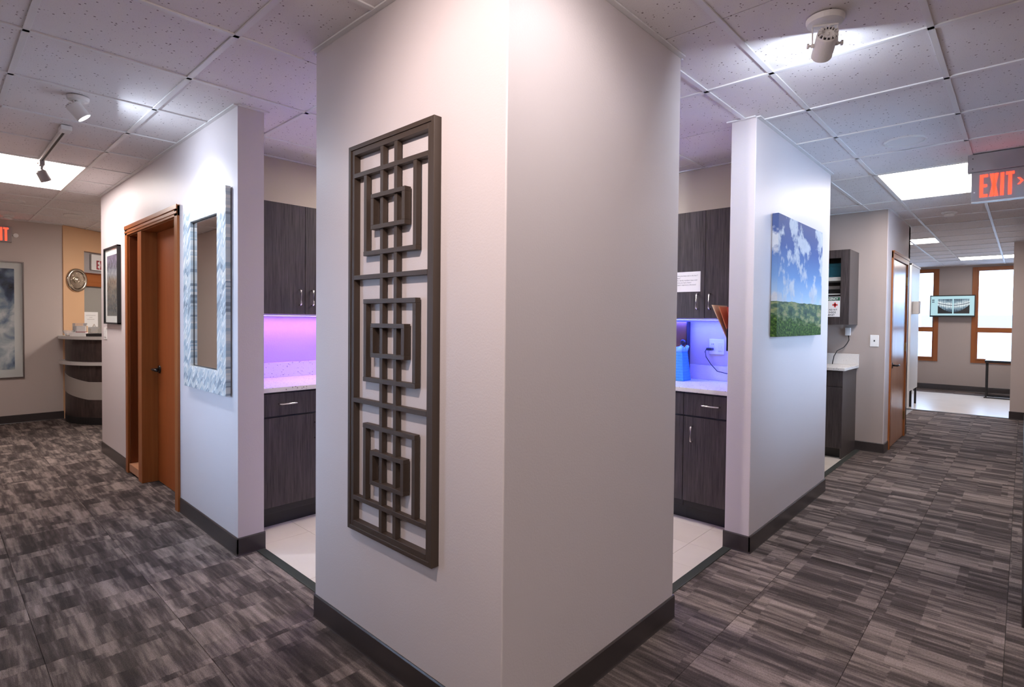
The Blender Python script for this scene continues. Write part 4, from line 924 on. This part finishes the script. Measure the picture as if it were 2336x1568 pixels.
for y0_, lean, zt_, mt, lab in ((0.012, 0.02, 0.150, 'folder_brown', 'brown file folder, nearest the wall in the file pocket'), (0.024, 0.06, 0.158, 'folder_red', 'red file folder in the middle of the file pocket'), (0.036, 0.10, 0.160, 'folder_orange', 'orange file folder leaning out of the file pocket'), (0.048, 0.135, 0.172, 'folder_tan', 'tan file folder at the front of the file pocket')):
    bm = bmesh.new(); vsx = []
    for (yy, zz) in ((y0_, -0.118), (y0_+0.005, -0.118), (y0_+lean+0.005, zt_), (y0_+lean, zt_)): vsx.append((yy, zz))
    A = [bm.verts.new((-0.12, a_, b_)) for a_, b_ in vsx]; B = [bm.verts.new((0.12, a_, b_)) for a_, b_ in vsx]
    bm.faces.new(A); bm.faces.new(B)
    for i in range(4): bm.faces.new((A[i], A[(i+1) % 4], B[(i+1) % 4], B[i]))
    bmesh.ops.recalc_face_normals(bm, faces=bm.faces[:])
    tag(new('file_folder', bm, mt, None, (2.40, 0.147, 1.30)), lab, 'folder', 'folders in the wall file')

# ================================================================== ALCOVE: base cabinet, first aid cabinet
ab = empty('base_cabinet', (5.30, 0.50, 0), 'dark base cabinet with grey side panel in the alcove past the landscape wall', 'cabinet', 'alcove cabinets')
def AB(name, dims, mat, par=None, bev=0.0012): return box(name, (dims[0]-5.30, dims[1]-5.30, dims[2]-0.50, dims[3]-0.50, dims[4], dims[5]), mat, par or ab, bev)
AB('body', (5.02, 5.599, 0.168, 1.0, 0.10, 0.884), 'laminate_side'); AB('side_panel', (5.005, 5.599, 0.152, 0.168, 0.0, 0.884), 'laminate_side'); AB('toe_kick', (5.075, 5.55, 0.168, 1.0, 0.001, 0.10), 'toe_black')
dd = AB('drawer', (5.0, 5.02, 0.154, 0.60, 0.725, 0.878), 'laminate'); handle_v(dd, (5.0-5.30, 0.42-0.50, 0.82), 0.17, (0, 1, 0), (-1, 0, 0))
AB('drawer', (5.0, 5.02, 0.604, 1.0, 0.725, 0.878), 'laminate'); AB('door', (5.0, 5.02, 0.154, 0.60, 0.112, 0.719), 'laminate'); AB('door', (5.0, 5.02, 0.604, 1.0, 0.112, 0.719), 'laminate')
ac = empty('countertop', (5.30, 0.5, 0.886), 'pale quartz counter end in the alcove below the first aid cabinet', 'worktop')
box('slab', (4.975-5.30, 5.599-5.30, 0.130-0.5, 1.0-0.5, 0, 0.029), 'quartz', ac, 0.003); box('backsplash', (5.58-5.30, 5.599-5.30, 0.130-0.5, 1.0-0.5, 0.029, 0.145), 'quartz', ac, 0.002)
fa = empty('first_aid_cabinet', (5.40, 0.50, 1.346), 'glass-fronted dark wall cabinet bearing an emergency first aid sign', 'cabinet')
def FA(name, dims, mat, par=None, bev=0.001): return box(name, (dims[0]-5.40, dims[1]-5.40, dims[2]-0.50, dims[3]-0.50, dims[4]-1.346, dims[5]-1.346), mat, par or fa, bev)
FA('side_panel', (5.212, 5.599, 0.152, 0.170, 1.346, 2.114), 'laminate_side'); FA('side_panel', (5.212, 5.599, 0.83, 0.848, 1.346, 2.114), 'laminate_side'); FA('top_panel', (5.212, 5.599, 0.170, 0.83, 2.096, 2.114), 'laminate_side'); FA('bottom_panel', (5.212, 5.599, 0.170, 0.83, 1.346, 1.364), 'laminate_side'); FA('back_panel', (5.585, 5.599, 0.170, 0.83, 1.364, 2.096), 'laminate_side')
FA('shelf', (5.225, 5.585, 0.171, 0.829, 1.80, 1.838), 'white_paint'); FA('shelf', (5.225, 5.585, 0.171, 0.829, 1.655, 1.668), 'white_paint')
dr = FA('door_stile', (5.194, 5.212, 0.152, 0.232, 1.346, 2.114), 'laminate'); FA('door_stile', (5.194, 5.212, 0.768, 0.848, 1.346, 2.114), 'laminate'); FA('door_rail', (5.194, 5.212, 0.232, 0.768, 2.03, 2.114), 'laminate'); FA('door_rail', (5.194, 5.212, 0.232, 0.768, 1.346, 1.426), 'laminate')
FA('door_glass', (5.200, 5.204, 0.232, 0.768, 1.426, 2.03), 'glass', None, 0)
sg = empty('first_aid_sign', (5.194, 0.325, 1.53), 'white emergency first aid kit sign with heart and red cross', 'sign')
box('plate', (-0.0015, 0, -0.093, 0.093, -0.104, 0.104), 'paper', sg)
box('header', (-0.0022, -0.0014, -0.091, 0.091, 0.062, 0.100), 'ink_green', sg)
text('header_text', 'EMERGENCY', 0.033, 'paper', sg, (-0.0023, 0.0, 0.070), *NEGX, 0.0001, 0.0006, 'CENTER', 0.78)
boxes('cross', [(-0.0022, -0.0014, -0.071, -0.023, 0.010, 0.027), (-0.0022, -0.0014, -0.055, -0.039, -0.006, 0.043)], 'ink_red', sg)
bm = bmesh.new(); hp = []
for i in range(28):
    a_ = 2*math.pi*i/28; hp.append((16*math.sin(a_)**3*0.0015, (13*math.cos(a_)-5*math.cos(2*a_)-2*math.cos(3*a_)-math.cos(4*a_))*0.0015))
letter_boxes('heart', [hp], sg, (-0.0014, 0.045, 0.022), (0, -1, 0), (0, 0, 1), (-1, 0, 0), 'ink_green', 0.0008)
letter_boxes('pulse', [[(-0.02, 0.0), (-0.008, 0.0), (-0.003, 0.010), (0.003, -0.006), (0.006, 0.002), (0.02, 0.002), (0.02, -0.002), (0.008, -0.002), (0.003, -0.012), (-0.003, 0.004), (-0.006, -0.004), (-0.02, -0.004)]], sg, (-0.0022, 0.045, 0.022), (0, -1, 0), (0, 0, 1), (-1, 0, 0), 'paper', 0.0004)
for i, s in enumerate(('FIRST AID KIT', 'AED INSIDE', 'CABINET')): text('sign_line', s, 0.026, 'ink', sg, (-0.0016, 0.0, -0.040-i*0.027), *NEGX, 0.0001, 0.0005, 'CENTER', 0.85)
for (y_, z_, w_, h_, d_, mt, lab) in ((0.30, 1.839, 0.13, 0.15, 0.2, 'teal_box', 'dark teal kit box behind cabinet glass, left of its twin'), (0.40, 1.839, 0.05, 0.10, 0.12, 'aqua_box', 'small aqua bottle box on the top shelf of the first aid cabinet'), (0.33, 1.669, 0.18, 0.045, 0.2, 'black_plastic', 'flat black case lying on the lower shelf of the first aid cabinet'), (0.34, 1.716, 0.16, 0.035, 0.2, 'grey_sign', 'grey case stacked on the flat black case in the first aid cabinet')):
    q = empty('storage_box', (5.40, y_, z_), lab, 'box'); box('body', (-d_/2, d_/2, -w_/2, w_/2, 0, h_*0.75), mt, q, 0.004); box('lid', (-d_/2-.002, d_/2+.002, -w_/2-.002, w_/2+.002, h_*0.75, h_), mt, q, 0.003)
cd = empty('cable_coil', (5.42, 0.33, 2.115), 'black object lying on top of the first aid cabinet', 'device'); box('body', (-0.05, 0.05, -0.04, 0.04, 0, 0.014), 'black_plastic', cd, 0.004); box('cap', (-0.03, 0.03, -0.02, 0.02, 0.014, 0.022), 'black_plastic', cd, 0.003)
pb = empty('power_adapter', (5.60, 0.236, 1.27), 'small white power adapter with black cord below the first aid cabinet', 'adapter')
box('case', (-0.035, 0, -0.025, 0.025, -0.041, 0.041), 'white_plastic', pb, 0.004); box('label', (-0.0365, -0.0345, -0.015, 0.015, -0.02, 0.03), 'grid_metal', pb)
new('cord', tube(bmesh.new(), [(-0.018, -0.005, -0.04), (-0.02, -0.012, -0.09), (-0.03, 0.005, -0.13), (-0.05, 0.03, -0.17), (-0.06, 0.09, -0.21), (-0.08, 0.115, -0.27), (-0.12, 0.12, -0.352)], 0.005, 6), 'black_plastic', pb, smooth=True)

# ================================================================== BRIGHT ROOM
tv = empty('wall_television', (12.95, -0.08, 1.73), 'flat wall television showing a dental x-ray between the bright windows', 'television')
box('cabinet', (0.0, 0.045, -0.355, 0.355, -0.215, 0.215), 'black_plastic', tv, 0.004)
sc = box('screen', (-0.001, 0.0, -0.70, 0.0, 0, 0.40), 'screen_image', tv); sc.location = (-0.0005, 0.35, -0.195)
boxes('bezel', [(-0.004, 0.0, -0.362, 0.362, 0.200, 0.220), (-0.004, 0.0, -0.362, 0.362, -0.222, -0.192), (-0.004, 0, -0.362, -0.346, -0.195, 0.205), (-0.004, 0, 0.346, 0.362, -0.195, 0.205)], 'black_plastic', tv)
box('mount', (0.045, 0.149, -0.05, 0.05, -0.05, 0.05), 'black_metal', tv)
tb = empty('side_table', (12.30, -0.95, 0), 'thin black metal table below the right window', 'table')
box('top', (-0.20, 0.30, -0.30, 0.31, 0.655, 0.70), 'black_metal', tb, 0.003)
for x_ in (-0.17, 0.27):
    for y_ in (-0.28, 0.285): box('leg', (x_-0.012, x_+0.012, y_-0.012, y_+0.012, 0.02, 0.655), 'black_metal', tb)
for x_ in (-0.17, 0.27): box('foot_bar', (x_-0.015, x_+0.015, -0.30, 0.315, 0.001, 0.02), 'black_metal', tb)
dv = empty('divider_panel', (9.60, 0.185, 0), 'tall white divider panel at the edge of the bright vinyl floor', 'divider')
box('panel', (-0.18, 0.75, -0.02, 0.03, 0.28, 2.29), 'white_paint', dv, 0.004); box('edge_post', (-0.20, -0.16, -0.026, 0.036, 0.02, 2.32), 'white_plastic', dv, 0.003)
box('leg', (0.16, 0.19, -0.015, 0.015, 0.0, 0.28), 'black_metal', dv); box('leg', (0.70, 0.73, -0.015, 0.015, 0.0, 0.28), 'black_metal', dv); box('cap_rail', (-0.20, 0.76, -0.03, 0.04, 2.29, 2.32), 'white_plastic', dv, 0.003)
ho = empty('brochure_holder', (9.62, 0.1645, 1.62), 'small grey holder hung on the white divider panel', 'holder'); box('tray', (0, 0.22, -0.075, 0.0, -0.10, 0.10), 'grid_metal', ho, 0.004); box('front_card', (0.005, 0.215, -0.079, -0.075, -0.09, 0.11), 'paper', ho)
# a rolling stool-height white cart peeking out behind the divider
ca = empty('white_cart', (10.75, 0.36, 0), 'white cart on casters half hidden behind the divider panel', 'cart')
box('body', (-0.25, 0.25, -0.06, 0.34, 0.09, 0.72), 'white_paint', ca, 0.006); box('top', (-0.26, 0.26, -0.09, 0.36, 0.72, 0.745), 'white_plastic', ca, 0.004)
for x_ in (-0.2, 0.2):
    for y_ in (-0.02, 0.3): new('caster', lathe(bmesh.new(), [(0, -0.012), (0.03, -0.012), (0.034, 0), (0.03, 0.012), (0, 0.012)], 16, frame_to((0, 1, 0), (x_, y_, 0.036))), 'black_plastic', ca); box('caster_fork', (x_-0.01, x_+0.01, y_-0.018, y_+0.018, 0.05, 0.092), 'steel', ca)

# ================================================================== RECEPTION CORNER
dk = empty('reception_desk', (0.87, 7.87, 0), 'curved dark wood reception desk with pale shelves and grey band', 'desk')
def arc_wall(name, r0_, r1_, zf0, zf1, mat, a0=math.radians(95), a1=math.radians(335), n_=64):
    bm = bmesh.new(); R = []
    for i in range(n_+1):
        an = a0 + (a1-a0)*i/n_; c_, s_ = math.cos(an), math.sin(an); z0_ = zf0(an) if callable(zf0) else zf0; z1_ = zf1(an) if callable(zf1) else zf1
        R.append([bm.verts.new((r1_*c_, r1_*s_, z0_)), bm.verts.new((r1_*c_, r1_*s_, z1_)), bm.verts.new((r0_*c_, r0_*s_, z1_)), bm.verts.new((r0_*c_, r0_*s_, z0_))])
    for a_, b_ in zip(R, R[1:]):
        for k in range(4): bm.faces.new((a_[k], b_[k], b_[(k+1) % 4], a_[(k+1) % 4]))
    bm.faces.new(R[0]); bm.faces.new(R[-1][::-1]); bmesh.ops.recalc_face_normals(bm, faces=bm.faces[:])
    return new(name, bm, mat, dk)
A0 = math.radians(163)
arc_wall('front_panel', 0.79, 0.845, 0.0, 1.065, 'desk_wood', A0, math.radians(335))
top_z = lambda an: 0.535 + 0.10*max(0.0, min(1.0, (math.radians(215)-an)/math.radians(45)))
arc_wall('swoosh_band', 0.845, 0.851, lambda an: top_z(an)-0.222, top_z, 'desk_band', A0, math.radians(330))
arc_wall('counter_ledge', 0.60, 0.915, 1.066, 1.104, 'desk_edge', A0, math.radians(335)); arc_wall('shelf_ledge', 0.845, 0.905, 0.745, 0.785, 'desk_edge', A0, math.radians(335))
arc_wall('plinth', 0.80, 0.848, 0.0, 0.09, 'toe_black', A0, math.radians(335))
TOPZ = 1.105
# things on the ledge
def on(px, py): return (px, py, TOPZ)
q = empty('crystal_bowl', on(0.035, 7.72), 'clear crystal dish at the left end of the reception ledge', 'dish'); new('bowl', lathe(bmesh.new(), [(0, 0.002), (0.03, 0.002), (0.05, 0.035), (0.065, 0.07), (0.060, 0.07), (0.045, 0.038), (0.025, 0.008), (0, 0.008)], 16), 'crystal', q); new('foot', lathe(bmesh.new(), [(0, 0), (0.03, 0), (0.03, 0.004), (0, 0.004)], 16), 'crystal', q)
q = empty('card_holder', on(0.11, 7.55), 'long white card box on the reception ledge', 'box'); box('box', (-0.085, 0.085, -0.03, 0.03, 0, 0.045), 'paper', q, 0.002); box('lid', (-0.087, 0.087, -0.032, 0.032, 0.036, 0.047), 'paper', q, 0.002); q.rotation_euler = (0, 0, -0.6)
q = empty('card_stack', (0.135, 7.545, TOPZ+0.0475), 'small white card holder standing on the long card box', 'card holder'); box('card', (-0.052, 0.052, -0.004, 0.004, 0, 0.075), 'paper', q, 0.001); box('stand', (-0.055, 0.055, -0.012, 0.016, 0, 0.008), 'ink_dark_red', q, 0.001); q.rotation_euler = (0, 0, -0.6)
q = empty('brochure_box', on(0.16, 7.80), 'clear acrylic brochure box behind the card holders', 'brochure box'); box('case', (-0.06, 0.06, -0.05, 0.05, 0, 0.16), 'crystal', q, 0.002); box('leaflets', (-0.05, 0.05, -0.04, 0.03, 0.004, 0.125), 'paper', q); q.rotation_euler = (0, 0, -0.6)
q = empty('candle', on(0.21, 7.66), 'thin pale upright pump bottle beside the brochure box', 'bottle'); new('tube', lathe(bmesh.new(), [(0, 0), (0.012, 0), (0.012, 0.12), (0.006, 0.13), (0, 0.13)], 14), 'folder_tan', q); new('cap', lathe(bmesh.new(), [(0, 0.13), (0.006, 0.13), (0.006, 0.142), (0, 0.142)], 12), 'paper', q)
q = empty('amber_jar', on(0.115, 7.66), 'tiny amber jar between the crystal dish and white boxes', 'jar'); new('jar', lathe(bmesh.new(), [(0, 0), (0.022, 0), (0.024, 0.03), (0.016, 0.048), (0, 0.05)], 16), 'brass', q); new('lid', lathe(bmesh.new(), [(0, 0.05), (0.014, 0.05), (0.014, 0.058), (0, 0.058)], 14), 'black_plastic', q)
q = empty('black_tray', on(0.27, 7.33), 'low black tray on the reception ledge beside the wall corner', 'tray'); box('tray', (-0.11, 0.11, -0.06, 0.06, 0, 0.035), 'black_plastic', q, 0.006); box('rim', (-0.115, 0.115, -0.065, 0.065, 0.030, 0.037), 'black_plastic', q, 0.002); q.rotation_euler = (0, 0, -0.55)
q = empty('crystal_award', (0.235, 7.36, TOPZ+0.0375), 'faceted star-shaped crystal ornament on the black tray', 'ornament')
bm = bmesh.new(); poly = []
for i in range(10):
    a_ = math.pi/2 + 2*math.pi*i/10; r_ = 0.062 if i % 2 == 0 else 0.030; poly.append((r_*math.cos(a_), r_*math.sin(a_)+0.055))
prism(bm, poly, -0.018, 0.018); bmesh.ops.rotate(bm, verts=bm.verts[:], cent=(0, 0, 0), matrix=Matrix.Rotation(math.radians(90), 3, 'X')); new('star', bm, 'crystal', q); box('foot', (-0.04, 0.04, -0.02, 0.02, 0, 0.006), 'crystal', q, 0.001)
q = empty('pen_cup', on(0.43, 7.235), 'black pen cup with pale pens at the wall corner', 'pen cup'); new('cup', lathe(bmesh.new(), [(0, 0), (0.035, 0), (0.037, 0.095), (0.033, 0.095), (0.031, 0.01), (0, 0.01)], 20), 'black_plastic', q)
for i in range(3): new('pen', tube(bmesh.new(), [(0.01*i-0.01, 0.005, 0.01), (0.018*i-0.03, 0.01, 0.135)], 0.004, 6), 'white_plastic', q)
# wall disc
dc = empty('wall_disc', (0.04+0.193*math.cos(ANG), 8.12+0.193*math.sin(ANG), 1.842), 'round silver wall ornament on the tan angled wall', 'ornament')
nrm = Vector((math.sin(ANG), -math.cos(ANG), 0))
new('rim', lathe(bmesh.new(), [(0.112, 0.010), (0.118, 0.026), (0.140, 0.030), (0.156, 0.020), (0.158, 0.001)], 48, frame_to(nrm)), 'silver', dc, smooth=True)
new('dish', lathe(bmesh.new(), [(0, 0.006), (0.07, 0.007), (0.112, 0.012)], 48, frame_to(nrm)), 'silver', dc, smooth=True)
new('hub', lathe(bmesh.new(), [(0.044, 0.007), (0.042, 0.020), (0.030, 0.024), (0.026, 0.020), (0.018, 0.022), (0, 0.034)], 32, frame_to(nrm)), 'silver', dc, smooth=True)
for i in range(8):
    an = 2*math.pi*i/8; fr = frame_to(nrm); p_ = fr @ Vector((0.085*math.cos(an), 0.085*math.sin(an), 0.008)); new('stud', lathe(bmesh.new(), [(0, 0.006), (0.005, 0.004), (0.006, 0)], 10, frame_to(nrm, p_)), 'silver', dc)
# reception window in the angled wall
rw = struct(empty('window_3', (0.04, 8.12, 0)), 'reception window with wood header in the tan angled wall'); rw.rotation_euler = (0, 0, ANG)
box('header', (0.318, 1.5, 0.010, 0.10, 1.772, 1.942), 'oak_trim_h', rw, 0.003); box('header_cap', (0.318, 1.5, 0.0, 0.11, 1.942, 1.958), 'oak_dark', rw, 0.002)
box('pane', (0.318, 1.5, 0.05, 0.058, 1.06, 1.772), 'frosted_glass', rw); box('upper_panel', (0.318, 1.5, 0.06, 0.07, 1.958, 2.25), 'grey_sign', rw)
rs_ = empty('exit_sign', (0.04+0.52*math.cos(ANG), 8.12+0.52*math.sin(ANG), 2.115), 'white exit sign with dark red letters behind the reception window', 'exit sign'); rs_.rotation_euler = (0, 0, ANG)
box('panel', (-0.045, 0.26, 0.03, 0.05, -0.11, 0.11), 'white_paint', rs_, 0.003)
exit_letters(rs_, (0.035, 0.030, -0.095), (1, 0, 0), (0, 0, 1), (0, -1, 0), 'ink_dark_red', 0.125, 'EXIT', 0.046, 0.011, 0.019)
pp = empty('paper_notice', (0.04+0.45*math.cos(ANG), 8.12+0.45*math.sin(ANG), 1.31), 'white paper notice taped to the reception glass', 'notice'); pp.rotation_euler = (0, 0, ANG)
box('sheet', (-0.095, 0.14, 0.044, 0.0455, -0.105, 0.105), 'paper', pp)
for i, wd_ in enumerate((0.16, 0.05, 0.12)): box('print_line', (0.02-wd_/2, 0.02+wd_/2, 0.0434, 0.044, 0.055-i*0.028, 0.060-i*0.028), 'grey_sign', pp)

# ================================================================== OUTSIDE THE WINDOWS
gr = struct(box('ground_outside', (13.3, 80, -40, 40, -0.5, -0.35), 'asphalt'), 'pale parking ground outside the windows')
hb_ = empty('neighbour_building', (45, -6, -0.35), 'pale low building with a blue band seen through the right window', 'building')
box('body', (0, 10, -14, 10, 0, 3.2), 'facade', hb_); box('band', (-0.1, 0, -14, 10, 1.6, 2.3), 'blue_band', hb_)
fe = empty('picket_fence', (28, -4, -0.35), 'white fence outside the right window', 'fence')
for i in range(14): box('post', (0, 0.08, -3+i*0.45, -2.78+i*0.45, 0, 1.0), 'facade', fe)
box('rail', (0.08, 0.12, -3, 3.3, 0.75, 0.85), 'facade', fe); box('rail', (0.08, 0.12, -3, 3.3, 0.3, 0.4), 'facade', fe)
print('ceiling tiles', ntiles, 'objects', len(bpy.data.objects))
